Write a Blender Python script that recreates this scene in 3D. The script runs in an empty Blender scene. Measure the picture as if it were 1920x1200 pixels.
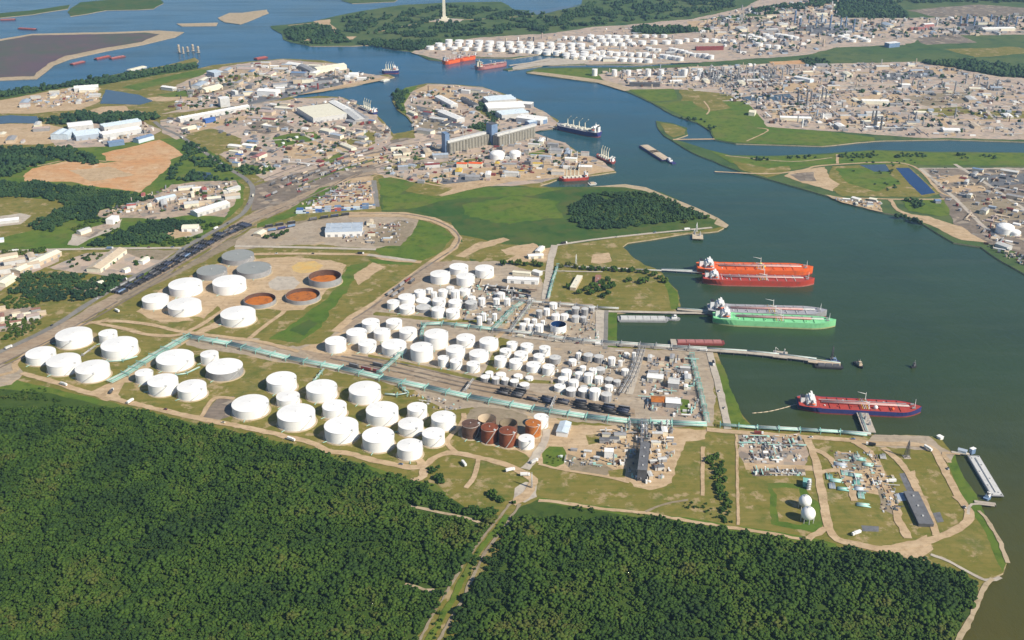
import bpy, math, random
import numpy as np
from mathutils import Vector, noise
from mathutils.geometry import tessellate_polygon
R = math.radians
sc = bpy.context.scene
COL = sc.collection
# ------------------------------------------------------------------ camera
F, TH, H = 2000.0, R(24.9), 650.0            # focal length in photo pixels (1920 wide), tilt, height
ct, st = math.cos(TH), math.sin(TH)
cam = bpy.data.cameras.new('camera'); cam.sensor_width = 36; cam.lens = F/1920*36
cam.clip_start = 1; cam.clip_end = 40000
camo = bpy.data.objects.new('camera', cam); COL.objects.link(camo)
camo.location = (0, 0, H); camo.rotation_euler = (R(90)-TH, 0, 0)
sc.camera = camo
# ------------------------------------------------------------------ light
SUN_EL, SUN_AZ = 39.0, 124.0                 # azimuth measured from +Y towards +X
w = bpy.data.worlds.new('World'); sc.world = w; w.use_nodes = True
nt = w.node_tree; nt.nodes.clear()
sky = nt.nodes.new('ShaderNodeTexSky'); sky.sky_type = 'NISHITA'; sky.sun_disc = False
sky.sun_elevation = R(SUN_EL); sky.sun_rotation = R(SUN_AZ); sky.air_density = 1.0; sky.dust_density = 0.0; sky.ozone_density = 4.0
bg = nt.nodes.new('ShaderNodeBackground'); bg.inputs[1].default_value = 0.075
wo = nt.nodes.new('ShaderNodeOutputWorld')
nt.links.new(sky.outputs[0], bg.inputs[0]); nt.links.new(bg.outputs[0], wo.inputs[0])
sl = bpy.data.lights.new('sun', 'SUN'); sl.energy = 5.0; sl.angle = R(0.5); sl.color = (1, 0.905, 0.745)
so = bpy.data.objects.new('sun', sl); COL.objects.link(so)
sd = Vector((math.sin(R(SUN_AZ))*math.cos(R(SUN_EL)), math.cos(R(SUN_AZ))*math.cos(R(SUN_EL)), math.sin(R(SUN_EL))))
so.rotation_euler = sd.to_track_quat('Z', 'Y').to_euler(); so.location = (0, 0, 3000)
vs = sc.view_settings; vs.view_transform = 'Standard'; vs.look = 'None'; vs.exposure = 0.46; vs.gamma = 1
try: vs.use_curve_mapping = False
except Exception: pass
cy = sc.cycles; cy.max_bounces = 5; cy.diffuse_bounces = 2; cy.glossy_bounces = 2; cy.volume_bounces = 0
HAZE = 4.8e-5
cy.use_denoising = True; cy.caustics_reflective = False; cy.caustics_refractive = False
# ------------------------------------------------------------------ geometry of the view: photo pixel -> point on the ground
def P(px, py, z=2.0):
    u, v = (px-960)/F, (py-600)/F
    t = (H-z)/(st+v*ct)
    return (u*t, (ct-v*st)*t)
def scl(py): return ct*((py-600)/F+math.tan(TH))*F/H     # photo pixels per metre, across
def dep(py): return TH+math.atan((py-600)/F)
def px(s):
    o = []
    for q in s.split():
        a, b = q.split(','); o.append((float(a), float(b)))
    return o
# ------------------------------------------------------------------ materials
MATS = {}
def newmat(name):
    m = bpy.data.materials.new(name); m.use_nodes = True; MATS[name] = m
    n = m.node_tree; b = n.nodes['Principled BSDF']
    return m, n, b
def posn(n, scale=1.0, sx=1, sy=1, rot=0):
    g = n.nodes.new('ShaderNodeNewGeometry'); mp = n.nodes.new('ShaderNodeMapping')
    mp.inputs['Scale'].default_value = (scale*sx, scale*sy, scale); mp.inputs['Rotation'].default_value = (0, 0, rot)
    n.links.new(g.outputs['Position'], mp.inputs[0]); return mp.outputs[0]
def noi(n, vec, scale, detail=4, rough=.6):
    t = n.nodes.new('ShaderNodeTexNoise'); t.inputs['Scale'].default_value = scale
    t.inputs['Detail'].default_value = detail; t.inputs['Roughness'].default_value = rough
    n.links.new(vec, t.inputs['Vector']); return t.outputs[0]
def ramp(n, fac, stops):
    r = n.nodes.new('ShaderNodeValToRGB'); e = r.color_ramp.elements
    while len(e) < len(stops): e.new(0.5)
    for i, (p, c) in enumerate(stops):
        e[i].position = p; e[i].color = (c[0], c[1], c[2], 1)
    n.links.new(fac, r.inputs[0]); return r.outputs[0]
def mixc(n, fac, a, b, mode='MIX'):
    m = n.nodes.new('ShaderNodeMix'); m.data_type = 'RGBA'; m.blend_type = mode
    if isinstance(fac, float): m.inputs[0].default_value = fac
    else: n.links.new(fac, m.inputs[0])
    for s, k in ((a, 6), (b, 7)):
        if isinstance(s, tuple): m.inputs[k].default_value = (*s, 1)
        else: n.links.new(s, m.inputs[k])
    return m.outputs[2]
def mth(n, op, a, b=0.5):
    m = n.nodes.new('ShaderNodeMath'); m.operation = op; m.use_clamp = True
    for s, k in ((a, 0), (b, 1)):
        if isinstance(s, (int, float)): m.inputs[k].default_value = s
        else: n.links.new(s, m.inputs[k])
    return m.outputs[0]
def ground(name, c1, c2, c3, s_big=1/140, s_small=1/14, streak=None, speck=None, rough=.95, worn=None):
    """ground cover: two colours mixed in big patches, a third in small ones, optional mown streaks and specks of clutter"""
    m, n, b = newmat(name); v = posn(n)
    a = ramp(n, noi(n, v, s_big, 6, .65), [(.38, c1), (.62, c2)])
    c = mixc(n, ramp(n, noi(n, v, s_small, 5, .7), [(.48, (0, 0, 0)), (.68, (1, 1, 1))]), a, c3)
    if streak:
        v2 = posn(n, 1, 1/60, 1/5, streak)
        k = noi(n, v2, 1, 3)
        c = mixc(n, mth(n, 'MULTIPLY', ramp(n, k, [(.42, (0, 0, 0)), (.6, (1, 1, 1))]), .45), c, c3)
    if speck:
        vo = n.nodes.new('ShaderNodeTexVoronoi'); vo.inputs['Scale'].default_value = speck[0]; n.links.new(v, vo.inputs['Vector'])
        rr = n.nodes.new('ShaderNodeSeparateColor'); n.links.new(vo.outputs['Color'], rr.inputs[0])
        c = mixc(n, mth(n, 'MULTIPLY', ramp(n, rr.outputs[0], [(speck[1], (0, 0, 0)), (speck[1]+.05, (1, 1, 1))]), .8), c,
                 ramp(n, rr.outputs[1], [(0, speck[2]), (.5, speck[3]), (1, speck[4])]))
    if worn:
        c = mixc(n, ramp(n, noi(n, v, 1/26, 7, .72), [(worn[0], (0, 0, 0)), (worn[0]+.07, (.8, .8, .8))]), c, worn[1])
        c = mixc(n, mth(n, 'MULTIPLY', ramp(n, noi(n, v, 1/45, 5, .6), [(worn[2], (0, 0, 0)), (worn[2]+.12, (1, 1, 1))]), .6), c, worn[3])
    n.links.new(c, b.inputs['Base Color']); b.inputs['Roughness'].default_value = rough
    b.inputs['Specular IOR Level'].default_value = .15
    return m
GY, TN, WH, DK, RU = (.2, .19, .18), (.42, .34, .25), (.6, .6, .58), (.07, .07, .075), (.26, .13, .08)
ground('grass', (.18, .155, .034), (.24, .195, .06), (.115, .13, .022), 1/90, 1/12, .3, worn=(.545, (.38, .285, .165), .55, (.085, .115, .02)))
ground('green', (.080, .145, .018), (.125, .165, .024), (.052, .10, .013), 1/110, 1/18, worn=(.69, (.26, .21, .11), .52, (.13, .14, .035)))
ground('marsh', (.040, .095, .020), (.080, .115, .025), (.028, .075, .016), 1/160, 1/35, worn=(.70, (.20, .17, .08), .5, (.095, .105, .03)))
ground('farland', (.06, .11, .035), (.10, .13, .045), (.032, .075, .03), 1/300, 1/60)
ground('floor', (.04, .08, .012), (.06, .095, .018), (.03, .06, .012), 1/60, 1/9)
ground('sand', (.47, .34, .205), (.54, .41, .27), (.35, .25, .15), 1/40, 1/7, .9, worn=(.60, (.30, .22, .13), .62, (.20, .17, .07)))
ground('gravel', (.37, .30, .22), (.43, .36, .28), (.27, .22, .17), 1/50, 1/8, -.2, worn=(.58, (.47, .35, .22), .6, (.22, .20, .16)))
ground('track', (.35, .26, .175), (.38, .31, .23), (.24, .18, .13), 1/50, 1/7, -.15)
ground('yard', (.36, .275, .21), (.45, .35, .265), (.26, .205, .165), 1/60, 1/12, None, (1/11, .62, GY, TN, (.12, .11, .11)), worn=(.60, (.46, .35, .24), .6, (.16, .16, .08)))
ground('plant', (.42, .325, .265), (.50, .40, .315), (.33, .26, .22), 1/80, 1/20, None, (1/14, .6, (.30, .28, .27), TN, (.22, .20, .20)), worn=(.60, (.50, .39, .27), .6, (.17, .17, .09)))
ground('soil', (.25, .20, .14), (.30, .25, .18), (.19, .16, .10), 1/60, 1/9)
ground('brown', (.19, .155, .125), (.26, .21, .17), (.13, .11, .09), 1/50, 1/12, .8, (1/14, .7, GY, TN, DK))
ground('orange', (.55, .29, .13), (.56, .39, .23), (.42, .23, .11), 1/70, 1/14, .5, worn=(.58, (.60, .46, .32), .6, (.30, .22, .10)))
ground('ochre', (.58, .37, .12), (.55, .40, .17), (.45, .33, .17), 1/15, 1/6)
ground('mudflat', (.115, .08, .10), (.085, .10, .075), (.13, .09, .095), 1/300, 1/60)
ground('asphalt', (.20, .19, .175), (.25, .235, .215), (.16, .155, .145), 1/40, 1/10)
ground('concrete', (.42, .37, .31), (.49, .44, .37), (.33, .29, .25), 1/40, 1/8, worn=(.6, (.28, .25, .2), .62, (.50, .42, .33)))
ground('beach', (.40, .32, .21), (.45, .36, .25), (.28, .22, .14), 1/40, 1/9)
ground('slate', (.13, .135, .15), (.17, .175, .19), (.10, .10, .11), 1/30, 1/8)
def paint(name, col, var=.06, rough=.55, scale=1/6, metal=0.0, dirt=None):
    m, n, b = newmat(name); v = posn(n)
    d = tuple(max(0, c*(1-var*3)) for c in col) if dirt is None else dirt
    l = tuple(min(.9, c*(1+var)) for c in col)
    c = ramp(n, noi(n, v, scale, 5, .65), [(.3, d), (.48, col), (.7, l)])
    if name in ('tank_white', 'tank_roof', 'white'):
        oi = n.nodes.new('ShaderNodeObjectInfo'); c = mixc(n, mth(n, 'MULTIPLY', oi.outputs['Random'], .22), c, (.52, .50, .46))
        c = mixc(n, mth(n, 'MULTIPLY', ramp(n, noi(n, posn(n, 1, 1/2.5, 1/2.5), 1, 5, .7), [(.55, (0, 0, 0)), (.75, (1, 1, 1))]), .22), c, (.40, .34, .28))
    n.links.new(c, b.inputs['Base Color']); b.inputs['Roughness'].default_value = rough; b.inputs['Metallic'].default_value = metal
    b.inputs['Specular IOR Level'].default_value = .35
    return m
paint('white', (.84, .84, .83), .03); paint('tank_white', (.86, .86, .85), .02, .45, 1/9); paint('tank_roof', (.87, .87, .86), .025, .5, 1/7)
paint('cream', (.74, .70, .56), .05); paint('light_grey', (.55, .55, .54), .06); paint('mid_grey', (.30, .30, .31), .08)
paint('dark_grey', (.10, .10, .11), .1); paint('black', (.028, .028, .032), .1); paint('blue_grey', (.36, .42, .50), .07)
paint('pale_blue', (.55, .64, .72), .06); paint('steel_blue', (.16, .24, .38), .08); paint('blue', (.06, .14, .40), .08)
paint('navy', (.035, .04, .16), .08); paint('turquoise', (.36, .60, .54), .07); paint('teal', (.22, .48, .43), .1)
paint('tan', (.55, .45, .33), .06); paint('beige', (.28, .265, .225), .1); paint('rust', (.20, .055, .022), .18, .8, 1/5)
paint('rust_brown', (.12, .065, .045), .15, .8, 1/5); paint('rust_orange', (.40, .13, .022), .14, .75, 1/6, 0, (.18, .06, .025)); paint('rust_bright', (.46, .14, .018), .12, .75, 1/9, 0, (.20, .065, .02))
paint('orange_paint', (.72, .12, .022), .1, .6, 1/9, 0, (.46, .10, .04)); paint('red_hull', (.42, .05, .03), .1, .6, 1/7, 0, (.26, .07, .05)); paint('red_deck', (.38, .05, .038), .12, .7, 1/8, 0, (.24, .07, .06))
paint('dull_red', (.42, .12, .10), .1); paint('maroon', (.22, .05, .045), .1); paint('pink_red', (.40, .17, .16), .1); paint('green_deck', (.22, .62, .30), .08, .6, 1/9)
paint('green_hull', (.22, .56, .27), .06); paint('boot', (.36, .40, .20), .08); paint('grey_deck', (.34, .34, .38), .08, .7, 1/10)
paint('yellow', (.62, .42, .05), .1); paint('glass', (.05, .06, .08), .1, .2); paint('brick', (.30, .15, .11), .1); paint('grey_roof', (.27, .285, .28), .04, .7, 1/14)
paint('pad', (.42, .34, .23), .1, .9, 1/4); paint('coal_blue', (.035, .045, .08), .1); paint('pinkish', (.44, .35, .31), .08); paint('bark', (.10, .075, .05), .1); paint('water_dark', (.012, .028, .06), .1, .2)
def leafmat(name, cols, fine=1/3):
    m, n, b = newmat(name)
    at = n.nodes.new('ShaderNodeAttribute'); at.attribute_name = 'tone'
    v = posn(n)
    big = noi(n, v, 1/95, 5, .6)
    f = mth(n, 'ADD', mth(n, 'MULTIPLY', at.outputs['Fac'], .5), mth(n, 'MULTIPLY', ramp(n, big, [(.38, (0, 0, 0)), (.62, (1, 1, 1))]), .5))
    c = ramp(n, f, [(i/(len(cols)-1)*.7+.15, k) for i, k in enumerate(cols)])
    c = mixc(n, mth(n, 'MULTIPLY', ramp(n, noi(n, v, fine, 2, .6), [(.4, (0, 0, 0)), (.65, (1, 1, 1))]), .5), c, cols[0])
    n.links.new(c, b.inputs['Base Color']); b.inputs['Roughness'].default_value = .8; b.inputs['Specular IOR Level'].default_value = .2
    return m
leafmat('leaf', [(.018, .042, .008), (.030, .066, .008), (.043, .087, .009), (.062, .102, .012), (.090, .098, .020)])
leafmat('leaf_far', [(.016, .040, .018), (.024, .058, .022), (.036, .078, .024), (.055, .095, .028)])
# water: Principled with fine waves, more silt near the lower right-hand shore
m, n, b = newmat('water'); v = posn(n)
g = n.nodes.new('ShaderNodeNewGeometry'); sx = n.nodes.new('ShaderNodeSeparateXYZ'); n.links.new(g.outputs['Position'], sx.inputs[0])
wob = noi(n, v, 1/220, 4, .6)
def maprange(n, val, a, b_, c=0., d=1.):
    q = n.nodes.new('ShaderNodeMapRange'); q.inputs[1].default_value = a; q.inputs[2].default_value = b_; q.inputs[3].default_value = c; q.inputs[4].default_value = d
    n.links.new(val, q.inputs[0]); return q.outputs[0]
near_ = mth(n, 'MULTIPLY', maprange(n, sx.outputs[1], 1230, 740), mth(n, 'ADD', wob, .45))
sky_tint = mth(n, 'ADD', maprange(n, sx.outputs[1], 1350, 3000, 0, 1), mth(n, 'MULTIPLY', mth(n, 'SUBTRACT', wob, .5), .5))
c = ramp(n, sky_tint, [(0, (.032, .058, .021)), (.4, (.025, .068, .050)), (1, (.013, .085, .165))])  # silty green by the docks; far blue is sky reflection painted into the base
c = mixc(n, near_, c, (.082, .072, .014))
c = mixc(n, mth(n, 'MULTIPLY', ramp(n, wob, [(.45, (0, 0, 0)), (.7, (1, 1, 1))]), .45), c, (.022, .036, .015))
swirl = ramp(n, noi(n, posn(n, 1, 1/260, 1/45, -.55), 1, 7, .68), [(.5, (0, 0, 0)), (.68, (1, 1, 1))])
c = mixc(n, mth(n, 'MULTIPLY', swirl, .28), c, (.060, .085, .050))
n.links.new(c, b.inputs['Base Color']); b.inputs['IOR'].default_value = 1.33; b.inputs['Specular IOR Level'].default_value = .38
n.links.new(maprange(n, noi(n, posn(n, 1, 1/400, 1/60, -.5), 1, 4), .4, .65, .10, .26), b.inputs['Roughness'])
bm_ = n.nodes.new('ShaderNodeBump'); bm_.inputs['Strength'].default_value = .6; bm_.inputs['Distance'].default_value = 1.0
n.links.new(noi(n, posn(n, 1, 1, .5, .4), 1/11, 7, .72), bm_.inputs['Height']); n.links.new(bm_.outputs[0], b.inputs['Normal'])
paint('pond_blue', (.008, .035, .12), .1, .12, 1/30); paint('pond_grey', (.04, .07, .10), .1, .15, 1/30)
# ------------------------------------------------------------------ mesh helpers
class MB:
    def __init__(s): s.v = []; s.f = []; s.m = []; s.mats = []; s.smooth = []
    def mi(s, mat):
        if mat not in s.mats: s.mats.append(mat)
        return s.mats.index(mat)
    def add(s, vs, fs, mat, sm=False):
        k = len(s.v); s.v += vs; i = s.mi(mat)
        for f in fs: s.f.append([a+k for a in f]); s.m.append(i); s.smooth.append(sm)
    def box(s, cx, cy_, z0, sx, sy, sz, mat, rz=0, taper=1):
        c, n_ = math.cos(rz), math.sin(rz); vs = []
        for z, t in ((z0, 1), (z0+sz, taper)):
            for a, b_ in ((-1, -1), (1, -1), (1, 1), (-1, 1)):
                x, y = a*sx/2*t, b_*sy/2*t; vs.append((cx+x*c-y*n_, cy_+x*n_+y*c, z))
        s.add(vs, [(0, 3, 2, 1), (4, 5, 6, 7), (0, 1, 5, 4), (1, 2, 6, 5), (2, 3, 7, 6), (3, 0, 4, 7)], mat)
    def cyl(s, cx, cy_, z0, z1, r, mat, n=24, r2=None, cap=True, sm=True, bottom=False):
        r2 = r if r2 is None else r2
        vs = [(cx+q*math.cos(2*math.pi*i/n), cy_+q*math.sin(2*math.pi*i/n), z) for z, q in ((z0, r), (z1, r2)) for i in range(n)]
        s.add(vs, [(i, (i+1) % n, n+(i+1) % n, n+i) for i in range(n)], mat, sm)
        if cap: s.add([vs[n+i] for i in range(n)], [list(range(n))], mat)
        if bottom: s.add([vs[i] for i in range(n)], [list(range(n))[::-1]], mat)
    def tube(s, p, q, r, mat, n=6, sm=True):
        p, q = Vector(p), Vector(q); d = (q-p)
        if d.length < 1e-6: return
        d.normalize(); a = d.orthogonal().normalized(); b_ = d.cross(a)
        vs = []
        for o in (p, q):
            for i in range(n):
                t = 2*math.pi*i/n; vs.append(tuple(o+a*math.cos(t)*r+b_*math.sin(t)*r))
        s.add(vs, [(i, (i+1) % n, n+(i+1) % n, n+i) for i in range(n)]+[list(range(n))[::-1], list(range(n, 2*n))], mat, sm)
    def beam(s, p, q, w_, h, mat):
        """bar of rectangular section along p-q; z of p and q is its underside"""
        (x0, y0, z0), (x1, y1, z1) = p, q; L = math.hypot(x1-x0, y1-y0) or 1e-6
        nx, ny = -(y1-y0)/L*w_/2, (x1-x0)/L*w_/2
        vs = [(x0+nx, y0+ny, z0), (x0-nx, y0-ny, z0), (x1-nx, y1-ny, z1), (x1+nx, y1+ny, z1)]
        vs += [(x, y, z+h) for x, y, z in vs]
        s.add(vs, [(0, 3, 2, 1), (4, 5, 6, 7), (0, 1, 5, 4), (1, 2, 6, 5), (2, 3, 7, 6), (3, 0, 4, 7)], mat)
    def build(s, name, parent=None, loc=None):
        me = bpy.data.meshes.new(name); me.from_pydata(s.v, [], s.f)
        for k in s.mats: me.materials.append(MATS[k])
        me.polygons.foreach_set('material_index', s.m); me.polygons.foreach_set('use_smooth', s.smooth); me.update()
        o = bpy.data.objects.new(name, me); COL.objects.link(o)
        if parent: o.parent = parent
        if loc: o.location = loc
        return o
def tag(o, label, cat, group=None, kind=None):
    if label: o['label'] = label
    if cat: o['category'] = cat
    if group: o['group'] = group
    if kind: o['kind'] = kind
    return o
def thing(name, label, cat, loc=(0, 0, 2), rz=0, group=None):
    o = bpy.data.objects.new(name, None); COL.objects.link(o); o.location = loc; o.rotation_euler = (0, 0, rz)
    o.empty_display_size = 1
    return tag(o, label, cat, group)
def copy_tree(o, parent=None):
    c = o.copy(); COL.objects.link(c)
    if parent: c.parent = parent
    for ch in o.children: copy_tree(ch, c)
    return c
ORD = ['first', 'second', 'third', 'fourth', 'fifth', 'sixth', 'seventh', 'eighth', 'ninth', 'tenth', 'eleventh', 'twelfth', 'thirteenth', 'fourteenth', 'fifteenth', 'sixteenth',
       'seventeenth', 'eighteenth', 'nineteenth', 'twentieth'] + ['twenty-'+k for k in 'first second third fourth fifth sixth seventh eighth ninth'.split()] + ['thirtieth'] + ['thirty-'+k for k in 'first second third fourth fifth sixth seventh eighth ninth'.split()] + ['fortieth']
def rowname(i, n):
    """i counts from the back"""
    if n == 1: return 'row'
    if i == 0: return 'back row'
    if i == n-1: return 'front row'
    if n == 3: return 'middle row'
    return ORD[i]+' back row'
# ------------------------------------------------------------------ flat ground sheets
ZL = [2.0]
def smooth_path(pts, step=14):
    out = []
    for i in range(len(pts)-1):
        p0 = pts[max(0, i-1)]; p1, p2 = pts[i], pts[i+1]; p3 = pts[min(len(pts)-1, i+2)]
        n = max(2, int(math.dist(p1, p2)/step))
        for k in range(n):
            t = k/n
            out.append(tuple(.5*(2*p1[j]+(p2[j]-p0[j])*t+(2*p0[j]-5*p1[j]+4*p2[j]-p3[j])*t*t+(3*p1[j]-p0[j]-3*p2[j]+p3[j])*t**3) for j in (0, 1)))
    out.append(pts[-1]); return out
def rough_edge(w_, jit, step):
    out = []; n = len(w_)
    for i in range(n):
        a, b_ = w_[i], w_[(i+1) % n]; d = math.dist(a, b_); k = max(1, int(d/step))
        for j in range(k):
            x, y = a[0]+(b_[0]-a[0])*j/k, a[1]+(b_[1]-a[1])*j/k
            if jit:
                q = noise.noise_vector((x/(step*5), y/(step*5), 7.3))+.6*noise.noise_vector((x/(step*2), y/(step*2), 1.3))+.45*noise.noise_vector((x/(step*.8), y/(step*.8), 4.1))
                x += q.x*jit; y += q.y*jit
            out.append((x, y))
    return out
def sheet(name, mat, s, jit=4.0, z=None, step=6, wall=None):
    pts = px(s) if isinstance(s, str) else s
    far = sum(p[1] for p in pts)/len(pts)
    k = max(1, min(4, 1.4/scl(max(far, 20))))
    w_ = rough_edge([P(*p) for p in pts], jit*k, step*k)
    if z is None: ZL[0] += .002; z = ZL[0]
    vs = [(x, y, z) for x, y in w_]
    tr = tessellate_polygon([[Vector((x, y, 0)) for x, y in w_]])
    fs = []
    for t in tr:
        a, b_, c = (vs[i] for i in t)
        up = (b_[0]-a[0])*(c[1]-a[1])-(b_[1]-a[1])*(c[0]-a[0])
        fs.append(tuple(t) if up > 0 else tuple(t)[::-1])
    mb = MB(); mb.add(vs, fs, mat)
    if wall is not None:
        n = len(vs); mb.add(vs+[(x, y, wall) for x, y, _ in vs], [(i, i+n, (i+1) % n+n, (i+1) % n) for i in range(n)], 'beach')
    return tag(mb.build(name), None, None, None, 'structure')
def ribbon(name, mat, s, width, jit=.8, z=None, step=6, closed=False, sub=True):
    pts = [P(*p) for p in (px(s) if isinstance(s, str) else s)]
    if closed: pts.append(pts[0])
    if sub: pts = smooth_path(pts, step)
    if z is None: ZL[0] += .002; z = ZL[0]
    vs = []
    for i, p in enumerate(pts):
        a, b_ = pts[max(0, i-1)], pts[min(len(pts)-1, i+1)]; L = math.dist(a, b_) or 1
        nx, ny = -(b_[1]-a[1])/L, (b_[0]-a[0])/L
        wv = width/2*(1+.18*noise.noise((p[0]/25, p[1]/25, 3))) if jit else width/2
        j = (noise.noise((p[0]/18, p[1]/18, 9))+.8*noise.noise((p[0]/6, p[1]/6, 2)))*jit; wv += noise.noise((p[0]/7, p[1]/7, 5))*jit*.7
        vs += [(p[0]+nx*(wv+j), p[1]+ny*(wv+j), z), (p[0]-nx*(wv-j), p[1]-ny*(wv-j), z)]
    mb = MB(); mb.add(vs, [(2*i+1, 2*i+3, 2*i+2, 2*i) for i in range(len(pts)-1)], mat)
    return tag(mb.build(name), None, None, None, 'structure')
# ------------------------------------------------------------------ the setting: water, land and what covers it
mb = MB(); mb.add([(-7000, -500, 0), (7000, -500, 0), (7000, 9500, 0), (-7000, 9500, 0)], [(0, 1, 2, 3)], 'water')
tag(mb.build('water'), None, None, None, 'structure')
MAIN = ('-260,1300 1780,1300 1798,1200 1813,1173 1827,1143 1838,1118 1842,1100 1862,1085 1887,1077 1890,1053 1877,1020 1853,977 1830,960 1830,940 1815,915 1797,880 1787,850 1762,820 1735,816 1640,813 1580,808 1440,807 '
 '1412,800 1395,782 1380,755 1370,732 1355,685 1347,660 1330,656 1200,649 1157,652 1157,586 1275,582 1272,560 1267,540 1255,528 1242,512 1225,503 1210,499 1185,490 1167,478 1165,465 1177,455 1235,446 1290,437 1345,433 '
 '1365,422 1342,406 1310,391 1272,376 1235,360 1210,352 1172,346 1110,350 1060,352 1012,349 1030,342 1052,333 1102,329 1155,322 1135,308 1112,294 1085,286 1060,268 1002,252 1005,245 1040,240 1045,226 1017,207 977,187 945,176 '
 '905,163 855,159 800,156 760,164 738,178 736,190 745,205 762,218 775,232 778,243 760,247 738,251 728,238 705,212 677,198 642,182 600,180 555,184 541,181 560,177 605,171 667,160 720,149 740,144 728,139 700,141 668,139 '
 '650,130 645,122 605,113 530,110 470,115 400,122 355,132 372,114 365,108 312,122 240,135 175,147 100,160 0,172 -260,190')
sheet('ground', 'grass', MAIN, 2.5, 2.0, 12, -1.5)
sheet('ground', 'farland', '755,9 860,4 940,3 965,18 1010,21 1060,13 1090,8 1100,-40 2300,-40 2300,800 1960,545 1915,512 1877,490 1840,463 1790,455 1752,433 1735,421 1690,404 1657,400 1590,383 1545,366 1500,353 1440,336 1400,325 1350,308 1310,291 1275,272 '
 '1245,255 1232,240 1229,226 1240,228 1262,231 1288,240 1290,252 1262,261 1285,266 1330,281 1370,291 1440,292 1520,289 1640,281 1760,285 1900,286 2100,286 2100,268 1920,266 1760,261 1640,264 1540,274 1440,271 1380,269 1340,262 1333,246 1310,231 1260,215 1222,193 1172,171 1120,155 1060,147 987,137 985,134 1010,127 1100,126 1190,126 '
 '1310,118 1310,115 1190,122 1100,121 1020,123 955,132 945,130 985,121 1022,111 1060,106 1040,101 1015,102 960,110 892,108 837,115 805,112 780,101 767,96 730,92 700,84 660,86 580,86 545,79 530,73 529,63 510,54 508,49 540,46 587,40 620,32 680,20', 2.0, 2.0, 12, -1.5)
sheet('mudflat', 'beach', '-160,76 0,73 60,63 200,60 300,57 345,60 330,69 270,83 200,95 130,110 102,121 80,140 70,147 -160,156', 2, 1.6, 14, -1)
sheet('mudflat', 'mudflat', '-160,80 0,77 62,66 190,64 270,61 300,64 265,78 195,90 125,104 92,118 66,142 -160,151', 2.5)
sheet('shoal', 'marsh', '125,22 150,4 240,-4 300,-6 310,6 290,16 260,18 200,19 160,26 132,30', 3, 1.4, 14, -1)
sheet('shoal', 'marsh', '-120,34 -20,26 60,19 130,9 128,16 60,27 0,33', 3, 1.4, 14, -1)
sheet('shoal', 'beach', '408,33 430,24 452,24 500,18 505,24 470,38 450,45 420,42', 3, 1.5, 14, -1)
sheet('shoal', 'beach', '330,44 408,42 405,48 340,49', 2, 1.5, 14, -1)
sheet('shoal', 'farland', '640,0 720,-4 760,-10 740,3 660,6', 2, 1.4, 14, -1)
# --- the bank in front: floor of the wood
F1 = '-260,760 -80,735 0,722 27,715 100,731 160,746 250,768 375,801 480,825 600,851 687,882 770,903 815,910 845,935 870,950 925,960 915,990 880,1035 835,1105 785,1190 735,1300 -260,1300'
F2 = '965,960 985,945 1010,936 1060,946 1135,957 1210,966 1285,981 1370,996 1440,1005 1507,1019 1567,1025 1640,1034 1713,1052 1780,1066 1833,1089 1833,1113 1822,1153 1803,1178 1793,1200 1760,1300 800,1300 845,1195 890,1115 925,1040 960,985'
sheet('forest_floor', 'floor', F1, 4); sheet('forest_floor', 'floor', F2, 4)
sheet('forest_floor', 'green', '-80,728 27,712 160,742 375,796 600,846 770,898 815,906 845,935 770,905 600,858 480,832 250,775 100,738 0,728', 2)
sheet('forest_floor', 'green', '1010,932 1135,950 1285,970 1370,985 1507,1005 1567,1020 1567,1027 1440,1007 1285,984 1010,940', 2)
# --- terminal
T = lambda m, s, j=4: sheet('field' if m in ('grass', 'green', 'marsh', 'farland') else 'yard', m, s, j)
T('grass', '900,838 960,840 1010,872 1005,905 960,915 905,900 880,880', 3)
T('sand', '870,780 920,765 1010,770 1075,795 1200,800 1330,806 1322,822 1290,828 1272,850 1262,905 1216,918 1190,916 1178,902 1135,893 1060,882 1010,868 985,850 940,838 862,816')
T('green', '1018,850 1030,837 1055,838 1063,850 1058,868 1040,877 1018,872', 2); T('grass', '1098,815 1128,814 1132,828 1102,834', 2)
T('soil', '1065,850 1090,858 1130,868 1150,880 1135,892 1070,882 1060,868', 3); T('grass', '1140,882 1172,878 1172,895 1142,893', 2)
T('brown', '375,785 405,748 440,742 432,778 400,795', 3)
T('gravel', '340,630 480,634 555,650 600,640 640,612 655,596 730,556 800,505 850,488 935,490 1000,508 1040,560 1110,572 1134,582 1134,652 1330,657 1337,690 1340,800 1180,802 900,768 720,716 560,684 350,648')
T('track', '560,655 640,668 700,672 820,700 920,720 1010,735 1190,765 1190,782 1000,757 880,738 720,703 600,675', 2)
T('sand', '600,640 645,622 690,640 720,668 640,668 560,655', 3)
T('soil', '880,770 900,762 960,768 990,780 985,800 920,815 868,822 862,808', 3)
T('gravel', '770,720 890,748 885,765 840,770 800,752', 3)
T('grass', '690,664 820,690 900,708 1040,714 1040,720 900,715 820,698 690,671', 1); T('grass', '700,584 840,598 990,602 990,607 840,604 700,591', 1)
T('grass', '925,628 965,640 945,690 915,705 905,700 925,660', 2)
T('yard', '1215,668 1300,672 1312,700 1322,785 1230,780 1205,760', 3)
T('green', '1133,585 1157,585 1157,652 1135,650', 1); T('green', '1338,680 1355,685 1372,735 1395,785 1412,800 1355,800', 2)
T('green', '1273,748 1292,750 1294,775 1278,776', 1)
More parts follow.
